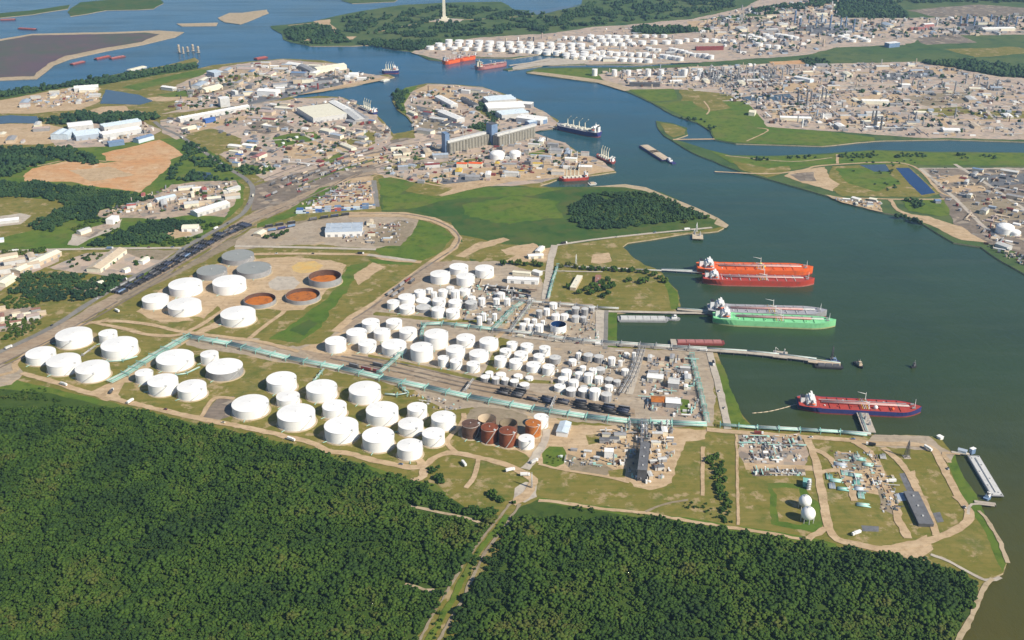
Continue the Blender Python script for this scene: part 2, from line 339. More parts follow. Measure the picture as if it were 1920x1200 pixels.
# fields right of the process area
T('yard', '1380,815 1500,812 1512,840 1516,865 1508,880 1400,872 1384,850', 3); T('sand', '1395,868 1535,874 1535,884 1400,880', 2)
T('brown', '1408,879 1510,881 1512,893 1412,892', 2)
T('sand', '1565,845 1600,850 1650,870 1662,905 1650,930 1615,925 1590,900 1570,880', 5); T('soil', '1560,850 1610,850 1630,880 1590,888 1570,872', 3)
T('sand', '1690,890 1715,880 1722,905 1700,910', 4); T('soil', '1645,915 1675,930 1680,965 1650,955', 4)
T('green', '1438,905 1508,908 1545,960 1540,1000 1500,995 1450,985', 3); T('grass', '1450,915 1500,915 1520,970 1500,985 1462,980', 3)
T('green', '1772,858 1790,852 1802,882 1820,915 1836,940 1866,1000 1886,1050 1878,1072 1868,1050 1850,1002 1818,955 1795,912', 2)
T('sand', '1640,1028 1710,1012 1737,1003 1748,1030 1716,1054 1690,1042', 3)
T('gravel', '1640,813 1740,818 1765,838 1790,852 1780,868 1740,845 1655,838 1620,830', 3)
T('slate', '1615,985 1647,987 1647,997 1617,996', .5); T('slate', '1748,962 1762,960 1770,978 1757,980', .5); T('blue_grey', '1680,925 1698,922 1702,938 1684,940', .4)
T('slate', '1685,888 1698,886 1717,922 1702,925', .5)
T('concrete', '965,915 985,903 1005,906 1008,930 985,941 962,936', 2)
# left blocks
T('gravel', '-40,690 25,680 45,700 22,722 -40,728', 3)
T('sand', '255,585 300,545 350,520 410,495 470,485 540,482 620,487 652,498 640,520 615,545 608,575 560,580 500,590 430,590 400,575 380,600 300,605', 5)
T('ochre', '547,500 560,492 590,490 605,498 595,509 565,513 550,508', 2); T('concrete', '502,530 520,518 550,518 563,530 552,542 520,545 505,540', 2)
T('grass', '350,590 400,600 480,575 540,585 525,600 470,632 400,628', 3)
T('sand', '212,716 330,635 385,612 430,588 440,600 360,632 250,712 215,740 165,738', 3)
T('sand', '165,738 212,716 250,715 230,745 200,752', 2); T('grass', '232,718 270,715 350,760 360,790 240,760 222,740', 2)
T('grass', '480,640 560,590 645,520 652,490 780,490 700,562 655,600 600,645 540,650', 4)
T('green', '505,636 560,600 615,560 640,520 660,495 690,492 640,560 600,610 565,645', 5); T('marsh', '540,620 580,600 600,605 570,630', 4); T('green', '690,485 780,490 770,497 700,494', 2)
T('sand', '665,515 700,492 724,500 700,515 672,535', 3)
# railway corridor and the fields behind it
sheet('railway', 'track', '-60,700 0,682 100,635 190,585 300,524 400,466 480,416 560,384 640,355 720,320 830,290 905,268 900,245 820,262 720,290 620,330 560,362 480,395 400,445 300,505 190,565 100,615 0,662 -60,680', 3)
sheet('railway', 'brown', '470,352 520,332 600,300 690,270 760,258 830,262 830,282 720,315 660,330 600,350 520,385 470,395', 3)
sheet('railway', 'soil', '215,560 350,490 480,428 560,415 650,404 652,408 560,424 480,440 350,506 225,566', 2)
T('gravel', '470,430 560,420 650,404 712,402 785,410 772,440 748,465 690,466 600,458 500,462 440,470 440,455', 4)
T('green', '700,470 768,442 785,412 832,425 848,445 825,475 792,488 720,482', 3); T('soil', '745,412 775,418 770,440 748,462 700,462 690,440', 3)
T('marsh', '715,360 770,338 860,330 1000,352 1110,350 1172,346 1240,362 1342,407 1360,424 1290,434 1180,442 1050,460 1000,478 880,488 862,440 845,418 760,398 715,398', 4)
T('grass', '860,440 960,460 1010,462 1000,480 900,492 870,480 865,460', 5); T('green', '860,385 960,366 1050,378 1050,405 960,420 880,408', 9)
T('green', '720,370 860,352 960,350 1060,354 1000,366 860,372 760,392 715,395', 5); T('sand', '855,480 890,458 945,445 955,450 905,466 870,482', 3)
T('beach', '1110,350 1172,345 1210,351 1272,376 1310,391 1345,408 1340,412 1300,394 1262,380 1210,358 1172,351', 1)
T('beach', '1345,408 1368,422 1362,428 1340,420', 1)
T('grass', '1050,468 1160,455 1185,480 1210,498 1180,502 1045,500', 2); T('grass', '1042,515 1240,515 1270,545 1274,580 1030,565', 2)
T('sand', '1110,478 1140,474 1148,490 1122,495 1108,492', 3); T('sand', '985,468 1035,464 1030,490 940,492', 3)
T('green', '1240,520 1256,530 1270,548 1273,580 1258,580 1252,545', 1)
T('sand', '940,468 1000,455 1025,470 1010,480 950,478', 3)
# left middle distance
sheet('field', 'green', '-160,470 0,472 110,467 330,463 350,462 420,415 455,385 462,350 412,310 337,258 290,262 100,280 -160,280', 4)
sheet('field', 'orange', '42,332 60,316 130,302 195,305 320,294 312,320 262,362 160,346 125,341 45,340', 4)
sheet('field', 'orange', '190,288 240,276 298,262 346,290 310,302 200,302', 3)
sheet('field', 'grass', '-160,366 0,367 135,376 100,402 60,432 0,447 -160,460', 4); sheet('yard', 'concrete', '0,405 40,400 58,405 40,420 0,425', 2)
T('yard', '175,398 240,382 285,370 320,346 440,334 452,350 442,382 420,408 360,402 290,411 190,408', 4)
T('concrete', '330,438 350,424 375,424 380,436 350,446', 2); T('concrete', '135,440 200,418 225,412 222,428 170,448 150,460 132,458', 4)
T('plant', '90,502 160,475 232,470 335,470 300,492 250,516 205,518 160,512 118,508', 3); T('soil', '230,470 335,469 300,488 262,485', 3)
T('plant', '-60,525 -40,490 40,478 112,474 110,490 40,520 0,545', 3); T('yard', '0,580 60,574 88,586 72,602 40,618 -60,628 -60,590', 3)
T('soil', '138,540 165,525 195,530 180,545 150,550', 3)
T('orange', '200,285 260,272 320,278 330,290 260,300 210,298', 3); T('sand', '130,320 200,312 250,330 170,340', 4); T('sand', '190,402 280,380 340,360 440,348 440,356 330,372 260,396', 3); T('grass', '360,318 410,316 430,332 380,338', 3); T('yard', '140,440 175,425 222,412 222,418 170,446', 3)
T('grass', '330,500 380,470 400,462 360,492 320,512', 2); T('green', '250,516 300,494 330,480 300,505 262,524', 2); T('sand', '300,430 340,420 360,440 320,448', 3)
# port on the left
T('sand', '-160,192 0,188 60,178 150,160 188,165 186,190 150,205 60,213 -160,215', 4); T('sand', '135,216 190,200 260,197 300,205 240,216 180,221', 3)
T('sand', '-160,245 20,232 80,232 130,240 150,262 90,270 -160,276', 4); T('plant', '90,260 150,232 270,228 300,245 270,262 195,275 110,278', 3)
T('marsh', '-160,180 0,172 100,161 240,137 370,115 372,130 300,140 190,160 120,165 0,187 -160,190', 3)
T('green', '225,165 300,146 365,132 420,128 410,140 330,150 260,170', 3)
T('plant', '330,160 420,125 470,117 530,112 640,120 655,135 720,142 735,145 660,160 560,175 540,180 500,192 420,200 300,215 290,195 340,185', 4)
T('sand', '560,178 605,172 720,150 735,146 720,144 600,168 560,174', 1); T('green', '290,178 345,170 380,176 330,186', 2); T('sand', '255,186 290,182 370,182 372,188 300,191', 2)
T('grass', '230,195 330,188 360,200 300,215 240,205', 3)
T('plant', '300,225 470,195 560,185 640,183 700,212 728,240 735,268 720,280 640,300 560,325 500,340 480,330 440,310 410,290 455,275 450,260 400,240 330,262 300,250', 4)
T('grass', '343,252 400,240 455,260 450,276 405,283', 3); T('green', '510,258 545,250 590,247 600,258 570,272 520,276', 2); T('green', '682,250 700,245 705,262 690,276 678,268', 2)
T('green', '345,258 400,286 462,335 420,340 300,340 320,315 345,292', 3); T('green', '440,315 500,305 515,318 480,328 450,330', 3)
T('plant', '765,175 800,158 855,160 905,164 945,178 977,188 1017,208 1045,228 1040,240 1000,248 900,262 780,262 775,235 760,215 755,195', 3)
T('green', '737,180 760,165 785,160 770,175 757,195 762,215 745,205', 1); T('green', '880,240 925,225 935,235 905,247', 2); T('grass', '908,190 935,215 920,225 890,205', 2)
T('sand', '775,172 800,160 850,163 860,175 900,190 890,200 840,190 800,185', 3)
T('plant', '735,270 780,258 900,262 1000,250 1060,268 1085,287 1115,295 1138,308 1150,320 1100,328 1050,333 1015,342 960,348 860,350 800,345 720,335 700,310', 3)
T('sand', '780,330 950,310 1100,305 1152,321 1100,328 1050,333 960,340 900,352 830,368 800,360', 3); T('slate', '812,335 900,328 905,338 830,346', 2)
T('green', '990,288 1050,272 1080,286 1050,294 1000,298', 2); T('grass', '735,345 800,338 850,352 820,368 760,360', 3); T('green', '712,335 745,330 775,345 740,370 714,365', 3)
T('sand', '560,385 600,355 650,335 700,330 708,385 690,392 570,395', 3); T('green', '480,420 540,395 565,378 600,352 640,345 660,337 600,375 555,405 480,428', 3)
T('asphalt', '696,338 706,338 712,388 703,388', .6)
# finer structure of the port: pads, lawns, sandy lots, dark stock yards
T('brown', '462,232 520,222 552,240 500,252 478,248', 3); T('sand', '540,272 600,262 668,268 640,288 560,300 530,292', 5); T('slate', '455,182 540,168 640,150 650,156 540,182 470,196', 6); T('slate', '505,158 600,146 640,140 600,156 520,168', 5); T('slate', '385,212 440,198 470,200 400,222', 4)
T('grass', '400,150 440,140 520,136 470,148 420,158', 5); T('grass', '640,262 690,256 660,272 630,276', 3); T('sand', '335,240 470,214 480,220 352,250', 3); T('green', '600,300 640,285 660,282 620,306', 2); T('green', '712,300 780,292 800,298 740,306', 3); T('grass', '720,312 830,304 900,296 900,300 800,314 720,320', 2)
T('soil', '770,196 830,208 870,240 830,250 780,236 764,212', 4); T('slate', '778,198 800,204 826,226 812,230 786,214', 3); T('sand', '640,300 720,285 730,300 660,318', 4); T('sand', '990,292 1060,284 1110,298 1130,310 1060,300', 3); T('brown', '1000,256 1056,270 1076,286 1040,282 1000,266', 3)
T('soil', '360,168 420,158 440,164 400,176 350,178', 3); T('concrete', '560,128 640,122 645,128 590,138', 3); T('brown', '580,196 640,190 690,224 720,250 700,246 640,208', 2); T('grass', '690,244 706,246 704,268 688,276 676,270', 2)
for q in ('480,352 560,318 660,290 780,268 900,250', '486,362 580,324 690,296 820,272', '476,344 540,318 620,292 700,276', '720,262 690,268 640,290', '690,318 800,300 900,294 1010,290 1090,296', '660,334 760,318 900,312 1050,308'): ribbon('railway', 'brown', q, 4, .4)
for m_, q, w_ in (('concrete', '470,268 540,262 600,276 660,290 700,296', 8), ('concrete', '545,240 590,262 640,284', 7), ('asphalt', '300,228 330,224 470,196 520,186', 8), ('sand', '730,300 840,292 960,284 1090,292', 6), ('concrete', '760,205 820,218 880,255', 6), ('sand', '790,166 850,185 905,222', 6), ('sand', '700,325 780,340 850,350 960,340', 6), ('concrete', '706,262 722,262 730,246 724,236', 6), ('sand', '345,160 420,138 520,122', 7), ('asphalt', '440,176 520,160 640,148 720,140', 6), ('green', '640,320 700,300 780,280', 7), ('green', '560,350 640,318 690,300', 5)): ribbon('road', m_, q, w_, .8)
# right bank
T('plant', '768,98 800,86 900,70 1040,62 1100,52 1180,46 1300,36 1400,12 1480,-30 1600,-30 1560,18 1572,34 1700,34 2200,24 2200,64 1750,66 1700,84 1570,90 1500,105 1400,111 1300,117 1190,121 1100,120 1040,100 1015,101 960,108 892,107 837,114', 4)
T('marsh', '1190,48 1290,52 1340,58 1240,65 1180,62', 4); T('marsh', '1310,36 1400,26 1450,22 1440,34 1340,42', 4)
T('plant', '1115,140 1170,132 1300,126 1450,119 1570,119 1720,116 1800,130 1880,145 2200,152 2200,258 1900,262 1700,258 1560,246 1450,240 1400,226 1370,202 1290,168 1200,170 1170,165', 4)
T('green', '1000,132 1060,128 1110,130 1130,148 1100,150 1000,137', 2); T('beach', '987,137 1060,147 1120,155 1172,171 1190,168 1140,152 1070,142 1000,134', 1)
T('concrete', '960,126 985,119 1022,110 1100,107 1105,119 1010,124 962,131', 1)
T('green', '1178,168 1262,167 1272,188 1220,190', 2); T('grass', '1272,168 1360,175 1390,188 1280,190', 3)
T('green', '1226,194 1272,189 1400,190 1440,238 1540,246 1640,258 1640,264 1540,273 1440,270 1380,268 1340,260 1333,246 1300,225', 3)
T('grass', '1236,230 1262,233 1286,243 1284,252 1262,258 1250,250', 2); T('grass', '1290,165 1330,175 1372,203 1330,210 1300,195', 3)
T('green', '1330,282 1370,293 1440,294 1520,291 1640,283 1760,287 2100,288 2100,312 1790,310 1570,308 1500,316 1440,322 1370,305', 3); T('grass', '1375,302 1440,315 1480,312 1480,320 1440,334 1390,318', 3)
T('grass', '1560,312 1700,308 1762,362 1735,370 1580,368 1545,345', 3); T('green', '1570,316 1660,314 1690,345 1640,360 1590,345', 5)
T('sand', '1480,322 1548,312 1552,330 1575,345 1560,358 1520,348 1470,332', 4); T('brown', '1480,328 1525,322 1530,340 1500,340', 3)
T('sand', '1545,365 1590,372 1655,378 1655,398 1620,390 1580,380', 3); T('green', '1690,372 1790,375 1820,400 1760,405 1700,395', 4)
T('brown', '1722,316 2200,312 2200,620 1960,500 1900,472 1840,455 1795,425 1760,360', 4); T('sand', '1690,398 1740,405 1800,425 1850,455 1800,450 1750,425 1700,405', 3)
T('farland', '1500,108 1570,92 1700,86 1760,112 1700,116 1560,117 1500,114', 3); T('farland', '1700,82 1960,62 2200,60 2200,140 1880,140 1800,128 1730,112', 4)
T('brown', '1710,72 1800,66 1830,80 1740,84', 4); T('grass', '1770,92 1900,88 1960,98 1830,108', 4); T('grass', '1810,210 1920,208 1960,222 1850,224', 3)
T('brown', '1700,20 1830,8 1960,18 1960,28 1760,32', 5); T('sand', '1700,135 1790,120 1800,138 1735,140', 3); T('sand', '1440,200 1520,190 1530,215 1450,222', 5)
T('farland', '590,46 700,24 860,14 1000,26 1000,64 850,62 700,64 640,70', 5); T('sand', '585,40 618,36 622,46 645,66 632,64 606,48', 2); T('concrete', '800,40 830,34 870,36 860,42 820,42', 2)
T('sand', '555,76 600,70 670,68 660,74 600,78', 2)
for k, q in enumerate(('1170,150 1300,146 1440,142 1560,138 1720,134', '1300,170 1400,166 1560,162 1720,158 1880,162', '1400,184 1560,180 1720,178 1940,184', '1440,206 1560,200 1720,200 1940,204', '1450,228 1600,224 1760,224 1940,228', '1560,240 1700,240 1940,242', '1330,68 1450,58 1560,56 1700,56', '1320,40 1440,30 1560,28', '1560,64 1700,60 1940,50')): ribbon('road', ('sand', 'concrete')[k % 2], q, 12, 2)
for k, q in enumerate(('1360,126 1390,150 1420,190', '1450,122 1490,160 1530,205 1560,242', '1560,120 1600,160 1640,210 1670,250', '1660,120 1720,170 1790,256', '1760,130 1820,180 1900,256', '1440,24 1470,60', '1520,14 1560,60')): ribbon('road', ('concrete', 'sand')[k % 2], q, 9, 2)
T('sand', '1440,162 1530,156 1580,166 1500,176', 6); T('sand', '1580,184 1680,176 1700,190 1600,200', 6); T('soil', '1700,180 1800,172 1840,190 1740,200', 6); T('grass', '1720,206 1800,200 1830,212 1760,218', 5); T('slate', '1310,136 1440,128 1470,146 1350,158', 8); T('slate', '1640,140 1740,130 1760,144 1660,152', 7); T('sand', '1560,222 1680,214 1700,228 1580,238', 6)
T('orange', '1440,116 1500,114 1520,120 1450,122', 3); T('sand', '1290,40 1370,36 1390,48 1300,52', 5); T('sand', '1450,10 1540,4 1560,14 1470,22', 5); T('slate', '1500,46 1600,40 1610,60 1510,66', 8); T('slate', '1790,42 1900,38 1910,54 1800,58', 6)
T('sand', '1745,330 1800,328 1815,340 1760,345', 3); T('slate', '1840,330 1930,325 1950,345 1860,350', 4); T('soil', '1800,380 1900,370 1930,410 1850,420', 5); T('sand', '1770,352 1840,348 1850,358 1780,362', 3)
# sheets of standing water on the land
sheet('pond', 'pond_blue', '1680,315 1705,315 1730,338 1753,362 1728,366 1705,345', .6); sheet('pond', 'pond_grey', '1612,310 1660,308 1670,322 1640,322', 1)
sheet('pond', 'pond_blue', '-100,285 15,285 25,295 15,312 -100,318', 2); sheet('pond', 'pond_grey', '185,195 200,168 260,178 285,190 262,197 210,195', 2); sheet('pond', 'pond_grey', '352,328 370,322 395,324 400,334 370,338', 2)
sheet('pond', 'pond_grey', '-100,228 20,216 70,218 80,232 20,231 -100,242', 2); sheet('pond', 'pond_grey', '1385,182 1480,176 1490,188 1400,190', 2)
sheet('pond', 'pond_grey', '945,24 1000,20 1060,12 1090,10 1020,26 985,30', 2)
# --- roads
road = lambda m, s, w_, j=.8: ribbon('road', m, s, w_, j)
road('asphalt', '-40,672 0,660 100,612 170,567 250,520 325,482 350,462 425,420 460,395 474,358 462,337 430,317 412,305 375,280 337,255 305,240 290,228', 10, .3)
road('concrete', '-40,474 110,468 340,465', 9, .3); road('concrete', '440,462 560,464 705,468', 9, .3); road('sand', '445,478 545,476 690,478 720,486 790,492', 10)
sheet('railway', 'sand', '655,398 700,398 760,398 815,408 850,424 866,446 858,466 825,490 765,532 715,572 668,602 640,624 620,622 650,594 700,566 750,528 812,484 842,464 854,446 840,430 808,416 755,407 690,407 655,408', 1)
sheet('railway', 'track', '800,492 850,490 775,535 715,580 660,612 640,620 700,570 760,525', 1)
road('sand', '40,700 100,716 160,735 250,757 375,785 480,806 580,830 613,845 657,851 697,863 770,877 797,873 817,857 840,850 857,850 897,858 953,873 985,890', 9, 1.5)
road('sand', '-40,712 27,697 32,677 105,632 162,607 185,607 225,615 280,628 335,628 375,610 425,578 460,555', 8, 1.2); road('sand', '140,612 200,602 275,608 342,622 480,640 560,660', 8, 1.2)
road('sand', '785,862 795,885 786,898 770,900', 9, 2); road('sand', '857,850 838,828 866,795 870,775', 6); road('sand', '375,785 402,748 440,748', 6); road('sand', '467,635 505,605 532,585 540,565', 7)
road('sand', '897,860 888,895 872,915', 6, 1.5); road('sand', '985,890 1000,900 990,925 960,945', 10, 1.5); road('concrete', '985,880 1018,835 1025,805', 10, 1.2)
road('green', '952,966 933,990 892,1045 852,1118 806,1198 785,1250', 6, 1.6)
road('soil', '957,945 927,982 880,1043 833,1117 790,1195 770,1250', 2.6, 1.3); road('soil', '975,945 940,997 903,1047 870,1120 823,1200 800,1260', 3.4, 1.3); road('beach', '770,950 810,958 850,966 885,976 915,986', 4, 1.5); road('beach', '760,1095 785,1102 820,1110', 4, 2)
road('sand', '1010,938 1060,944 1135,955 1210,962 1285,976 1370,990 1440,1000 1507,1012', 5, 1.5); road('soil', '1210,960 1250,945 1290,938', 3)
road('sand', '1010,870 1060,882 1135,894 1180,905', 4); road('sand', '1318,838 1318,930', 4); road('sand', '1380,815 1382,850 1384,985', 3)
road('sand', '1325,806 1400,812 1500,819 1600,826 1640,832 1700,833 1740,838 1758,855 1780,900 1800,935 1817,960 1814,978 1790,995 1755,1010 1720,1020 1660,1030 1613,1022 1570,1012 1556,993 1547,960 1537,900 1525,850 1513,824', 9, 1)
road('sand', '1600,828 1630,847 1652,887 1665,920 1677,950 1690,983 1703,1010', 9, 2); road('sand', '1655,840 1682,862 1702,887 1720,920 1738,955 1756,1005', 8, 1); road('sand', '1520,842 1545,850 1568,875 1590,907 1603,940', 7, 2)
road('sand', '1537,886 1580,882 1650,890', 7, 2); road('sand', '1547,990 1525,1005 1510,1018', 7, 2); road('concrete', '1745,1040 1780,1054 1847,1088 1875,1082', 4); road('sand', '1780,868 1770,850 1800,852', 5)
road('concrete', '1815,965 1822,946 1865,949', 3, 0); road('sand', '1790,930 1808,942', 8, 2); road('beach', '1862,1086 1842,1102 1838,1120 1826,1146 1812,1176 1798,1202 1785,1260', 5, 1.6)
road('beach', '1889,1056 1876,1020 1852,978 1836,958', 4, 1.5)
road('concrete', '1040,460 1032,490 1028,525 1022,562', 12, .6); road('concrete', '1045,460 1110,450 1180,442 1250,435 1335,427', 7, .4); road('concrete', '1010,508 1130,510', 4); road('concrete', '995,575 1110,583 1340,588', 7, .3)
road('concrete', '1125,582 1124,650', 12, .5); road('asphalt', '1137,582 1135,655', 6, .3); road('concrete', '1330,660 1350,735 1365,805', 9, .5); road('concrete', '960,630 1060,640 1200,650 1330,660', 8, .5)
road('sand', '985,570 940,625 925,640', 6); road('sand', '1000,580 955,630', 6); road('concrete', '1205,655 1180,740', 9, .3)
road('sand', '0,300 60,312 130,300 200,303', 5); road('concrete', '690,478 780,490', 9)
road('sand', '1340,322 1440,326 1500,320 1550,310 1700,308 1762,360 1790,372 1700,374 1600,372', 6, 1); road('sand', '1570,307 1570,290', 6); road('concrete', '1790,308 1850,345 1920,392 2000,440', 9, .3)
road('concrete', '1725,316 1800,316 1960,318', 6); road('concrete', '1725,316 1790,372 1850,430 1900,460', 8, .4); road('sand', '1670,375 1685,395 1740,412 1810,432', 8, 2); road('sand', '1262,262 1340,261', 9, .3)
road('beach', '1360,292 1480,303 1560,296', 4); road('sand', '1420,240 1440,245 1400,265', 4); road('sand', '1320,190 1330,205 1325,215', 4)
road('concrete', '1100,121 1200,118 1310,113 1440,108 1500,104', 6, .4); road('sand', '540,48 610,44 640,66', 8); road('sand', '700,62 800,42 900,36 1000,30', 8)
# ------------------------------------------------------------------ trees
def ico(sub=0):
    t = (1+5**.5)/2
    v = [Vector(q).normalized() for q in ((-1, t, 0), (1, t, 0), (-1, -t, 0), (1, -t, 0), (0, -1, t), (0, 1, t), (0, -1, -t), (0, 1, -t), (t, 0, -1), (t, 0, 1), (-t, 0, -1), (-t, 0, 1))]
    f = [(0, 11, 5), (0, 5, 1), (0, 1, 7), (0, 7, 10), (0, 10, 11), (1, 5, 9), (5, 11, 4), (11, 10, 2), (10, 7, 6), (7, 1, 8), (3, 9, 4), (3, 4, 2), (3, 2, 6), (3, 6, 8), (3, 8, 9), (4, 9, 5), (2, 4, 11), (6, 2, 10), (8, 6, 7), (9, 8, 1)]
    for _ in range(sub):
        g = {}; nf = []
        def mid(a, b):
            k = (min(a, b), max(a, b))
            if k not in g: v.append(((v[a]+v[b])/2).normalized()); g[k] = len(v)-1
            return g[k]
        for a, b, c in f:
            x, y, z = mid(a, b), mid(b, c), mid(c, a); nf += [(a, x, z), (b, y, x), (c, z, y), (x, y, z)]
        f = nf
    return np.array([tuple(q) for q in v]), np.array(f)
IV, IF = ico()
def crown_proto(rng, k, rs):
    """unit crown of k ragged leaf clumps spread through a dome; returns verts, faces, tone"""
    V, Fc, T_ = [], [], []
    for i in range(k):
        a = rng.uniform(0, 6.28); rr = (rng.uniform(0, 1)**.5)*.78; z = rng.uniform(.0, 1)*(1-rr*.75)
        r = rs*rng.uniform(.65, 1.2)
        q = IV*r*(1+rng.uniform(-.38, .38, (12, 1)))*np.array([1, 1, .8]) + np.array([rr*math.cos(a), rr*math.sin(a), z*.95])
        Fc.append(IF+12*i); V.append(q); T_.append(np.full(12, rng.uniform(-.16, .16)+.1*(z-.5)))
    return np.concatenate(V), np.concatenate(Fc), np.concatenate(T_)
rng = np.random.default_rng(5)
PROTO = [crown_proto(rng, 17, .33) for _ in range(12)]
PROTO_LO = [crown_proto(rng, 6, .52) for _ in range(6)]
def inpoly(pts, poly):
    x, y = pts[:, 0], pts[:, 1]; ins = np.zeros(len(pts), bool); n = len(poly)
    for i in range(n):
        (x0, y0), (x1, y1) = poly[i], poly[(i+1) % n]
        c = ((y0 > y) != (y1 > y)) & (x < (x1-x0)*(y-y0)/((y1-y0) or 1e-9)+x0); ins ^= c
    return ins
def scatter(polys, spacing, seed, holes=()):
    r = np.random.default_rng(seed); out = []
    for s in polys:
        pw = np.array([P(*q) for q in px(s)]); lo, hi = pw.min(0), pw.max(0)
        nx, ny = int((hi[0]-lo[0])/spacing)+1, int((hi[1]-lo[1])/spacing)+1
        gx, gy = np.meshgrid(np.arange(nx), np.arange(ny)); gx = gx+.5*(gy % 2)
        p = np.stack([lo[0]+gx.ravel()*spacing, lo[1]+gy.ravel()*spacing*.87], 1)+r.uniform(-.42, .42, (gx.size, 2))*spacing
        p = p[inpoly(p, [tuple(q) for q in pw])]
        for h in holes: p = p[~inpoly(p, [P(*q) for q in px(h)])]
        out.append(p)
    return np.concatenate(out)
def wood(name, pts, rmin, rmax, seed, mat='leaf', lo=False, hk=1.15, thin=0.0, lift=.25):
    r = np.random.default_rng(seed); pr = PROTO_LO if lo else PROTO
    if thin:
        keep = np.array([noise.noise((x/38, y/38, 5.5)) > thin*2-1 for x, y in pts]) if len(pts) else []; pts = pts[keep]
    V, Fc, T_ = [], [], []; k = 0
    for x, y in pts:
        v, f, t = pr[r.integers(len(pr))]; s = r.uniform(rmin, rmax)*(1+.55*noise.noise((x/30, y/30, 1))); a = r.uniform(0, 6.28); c, n_ = math.cos(a)*s, math.sin(a)*s
        h = s*hk*r.uniform(.85, 1.25)
        q = np.empty_like(v); q[:, 0] = v[:, 0]*c-v[:, 1]*n_+x; q[:, 1] = v[:, 0]*n_+v[:, 1]*c+y; q[:, 2] = v[:, 2]*h+2+h*lift
        V.append(q); Fc.append(f+k); k += len(v); T_.append(t*.8+r.normal(.42, .17)+.3*noise.noise((x/60, y/60, 4)))
    V = np.concatenate(V).astype(np.float32); Fc = np.concatenate(Fc).astype(np.int32); T_ = np.clip(np.concatenate(T_), 0, 1).astype(np.float32)
    me = bpy.data.meshes.new(name); me.vertices.add(len(V)); me.vertices.foreach_set('co', V.ravel())
    me.loops.add(Fc.size); me.loops.foreach_set('vertex_index', Fc.ravel()); me.polygons.add(len(Fc))
    me.polygons.foreach_set('loop_start', np.arange(0, Fc.size, 3, dtype=np.int32))
    at = me.attributes.new('tone', 'FLOAT', 'POINT'); at.data.foreach_set('value', T_)
    me.materials.append(MATS[mat]); me.update(calc_edges=True); me.validate()
    o = bpy.data.objects.new(name, me); COL.objects.link(o); return tag(o, None, None, None, 'stuff')
def tree_proto(i):
    v, f, t = PROTO[i % len(PROTO)]
    me = bpy.data.meshes.new('crown'); me.from_pydata([tuple(q) for q in v*np.array([1, 1, 1.15])+np.array([0, 0, .45])], [], [tuple(q) for q in f])
    at = me.attributes.new('tone', 'FLOAT', 'POINT'); at.data.foreach_set('value', np.clip(t+[.5, .25, .7, .4, .6, .85, .15, .5][i % 8], 0, 1).astype(np.float32)); me.materials.append(MATS['leaf'])
    mb = MB(); mb.cyl(0, 0, 0, .75, .075, 'bark', 7, .04)
    for a in (0, 2.1, 4.2): mb.tube((0, 0, .45), (.32*math.cos(a), .32*math.sin(a), .85), .028, 'bark', 5)
    root = thing('broadleaf_tree', None, None); c = bpy.data.objects.new('crown', me); COL.objects.link(c); c.parent = root
    mb.build('trunk', root); return root
TREES = []; TREE_USED = [0]
def put_tree(x, y, r, label, group, k, z=2.0, h=1.0):
    if not TREES: TREES.extend(tree_proto(i) for i in range(8)); TREE_USED.append(set())
    i = k % 8; o = TREES[i]
    if i in TREE_USED[1]: o = copy_tree(o)
    else: TREE_USED[1].add(i)
    o.location = (x, y, z); o.rotation_euler = (0, 0, (k*2.399) % 6.283); o.scale = (r, r, r*h)
    return tag(o, label, 'tree', group)
def tree_row(s, label, group, rm=(4, 6.5), seed=1):
    r = random.Random(seed)
    for i, (a, b) in enumerate(px(s)): x, y = P(a, b); put_tree(x, y, r.uniform(*rm), label, group, r.randrange(1000), 2, r.uniform(.9, 1.2))
WOOD1 = '-130,774 -80,736 0,724 27,716 100,732 160,747 250,769 375,802 480,826 600,852 687,883 770,904 845,936 862,949 935,960 923,984 888,1026 843,1094 791,1184 730,1284 -180,1284'
WOOD2 = '968,957 988,945 1012,937 1060,947 1135,959 1210,969 1285,985 1370,998 1440,1007 1507,1019 1567,1026 1640,1035 1713,1053 1780,1066 1830,1087 1830,1108 1818,1148 1798,1173 1788,1195 1755,1285 799,1285 837,1190 884,1110 919,1037 951,985'
HOLES = ['768,945 850,960 915,980 915,990 850,972 770,958', '755,1090 830,1105 828,1115 760,1100', '595,1038 625,1045 620,1055 600,1050', '850,930 880,925 895,950 862,955', '605,905 640,912 630,920 610,915']
pts = np.concatenate([scatter([WOOD1], 6.6, 11, HOLES), scatter([WOOD2], 6.6, 12)])
def to_px(p):
    d = p[:, 1]*ct+(H-2)*st; return 960+F*p[:, 0]/d, 600+F*((H-2)*ct-p[:, 1]*st)/d
pxx, pyy = to_px(pts); infr = (pxx > 5) & (pxx < 1915) & (pyy < 1196)
order = np.argsort(-np.where(infr, pyy, -1)); ind = order[:290]; rest = np.ones(len(pts), bool); rest[ind] = False
wood('forest', pts[rest], 2.8, 6.4, 3, hk=.85, thin=.09, lift=.35)
r_ = random.Random(8)
for i in ind:
    put_tree(*pts[i], r_.uniform(3.2, 6.0), 'leafy tree in the strip of dense wood along the bottom edge of the view', 'trees along the lower edge of the wood', r_.randrange(9999), 2, r_.uniform(.7, .95))
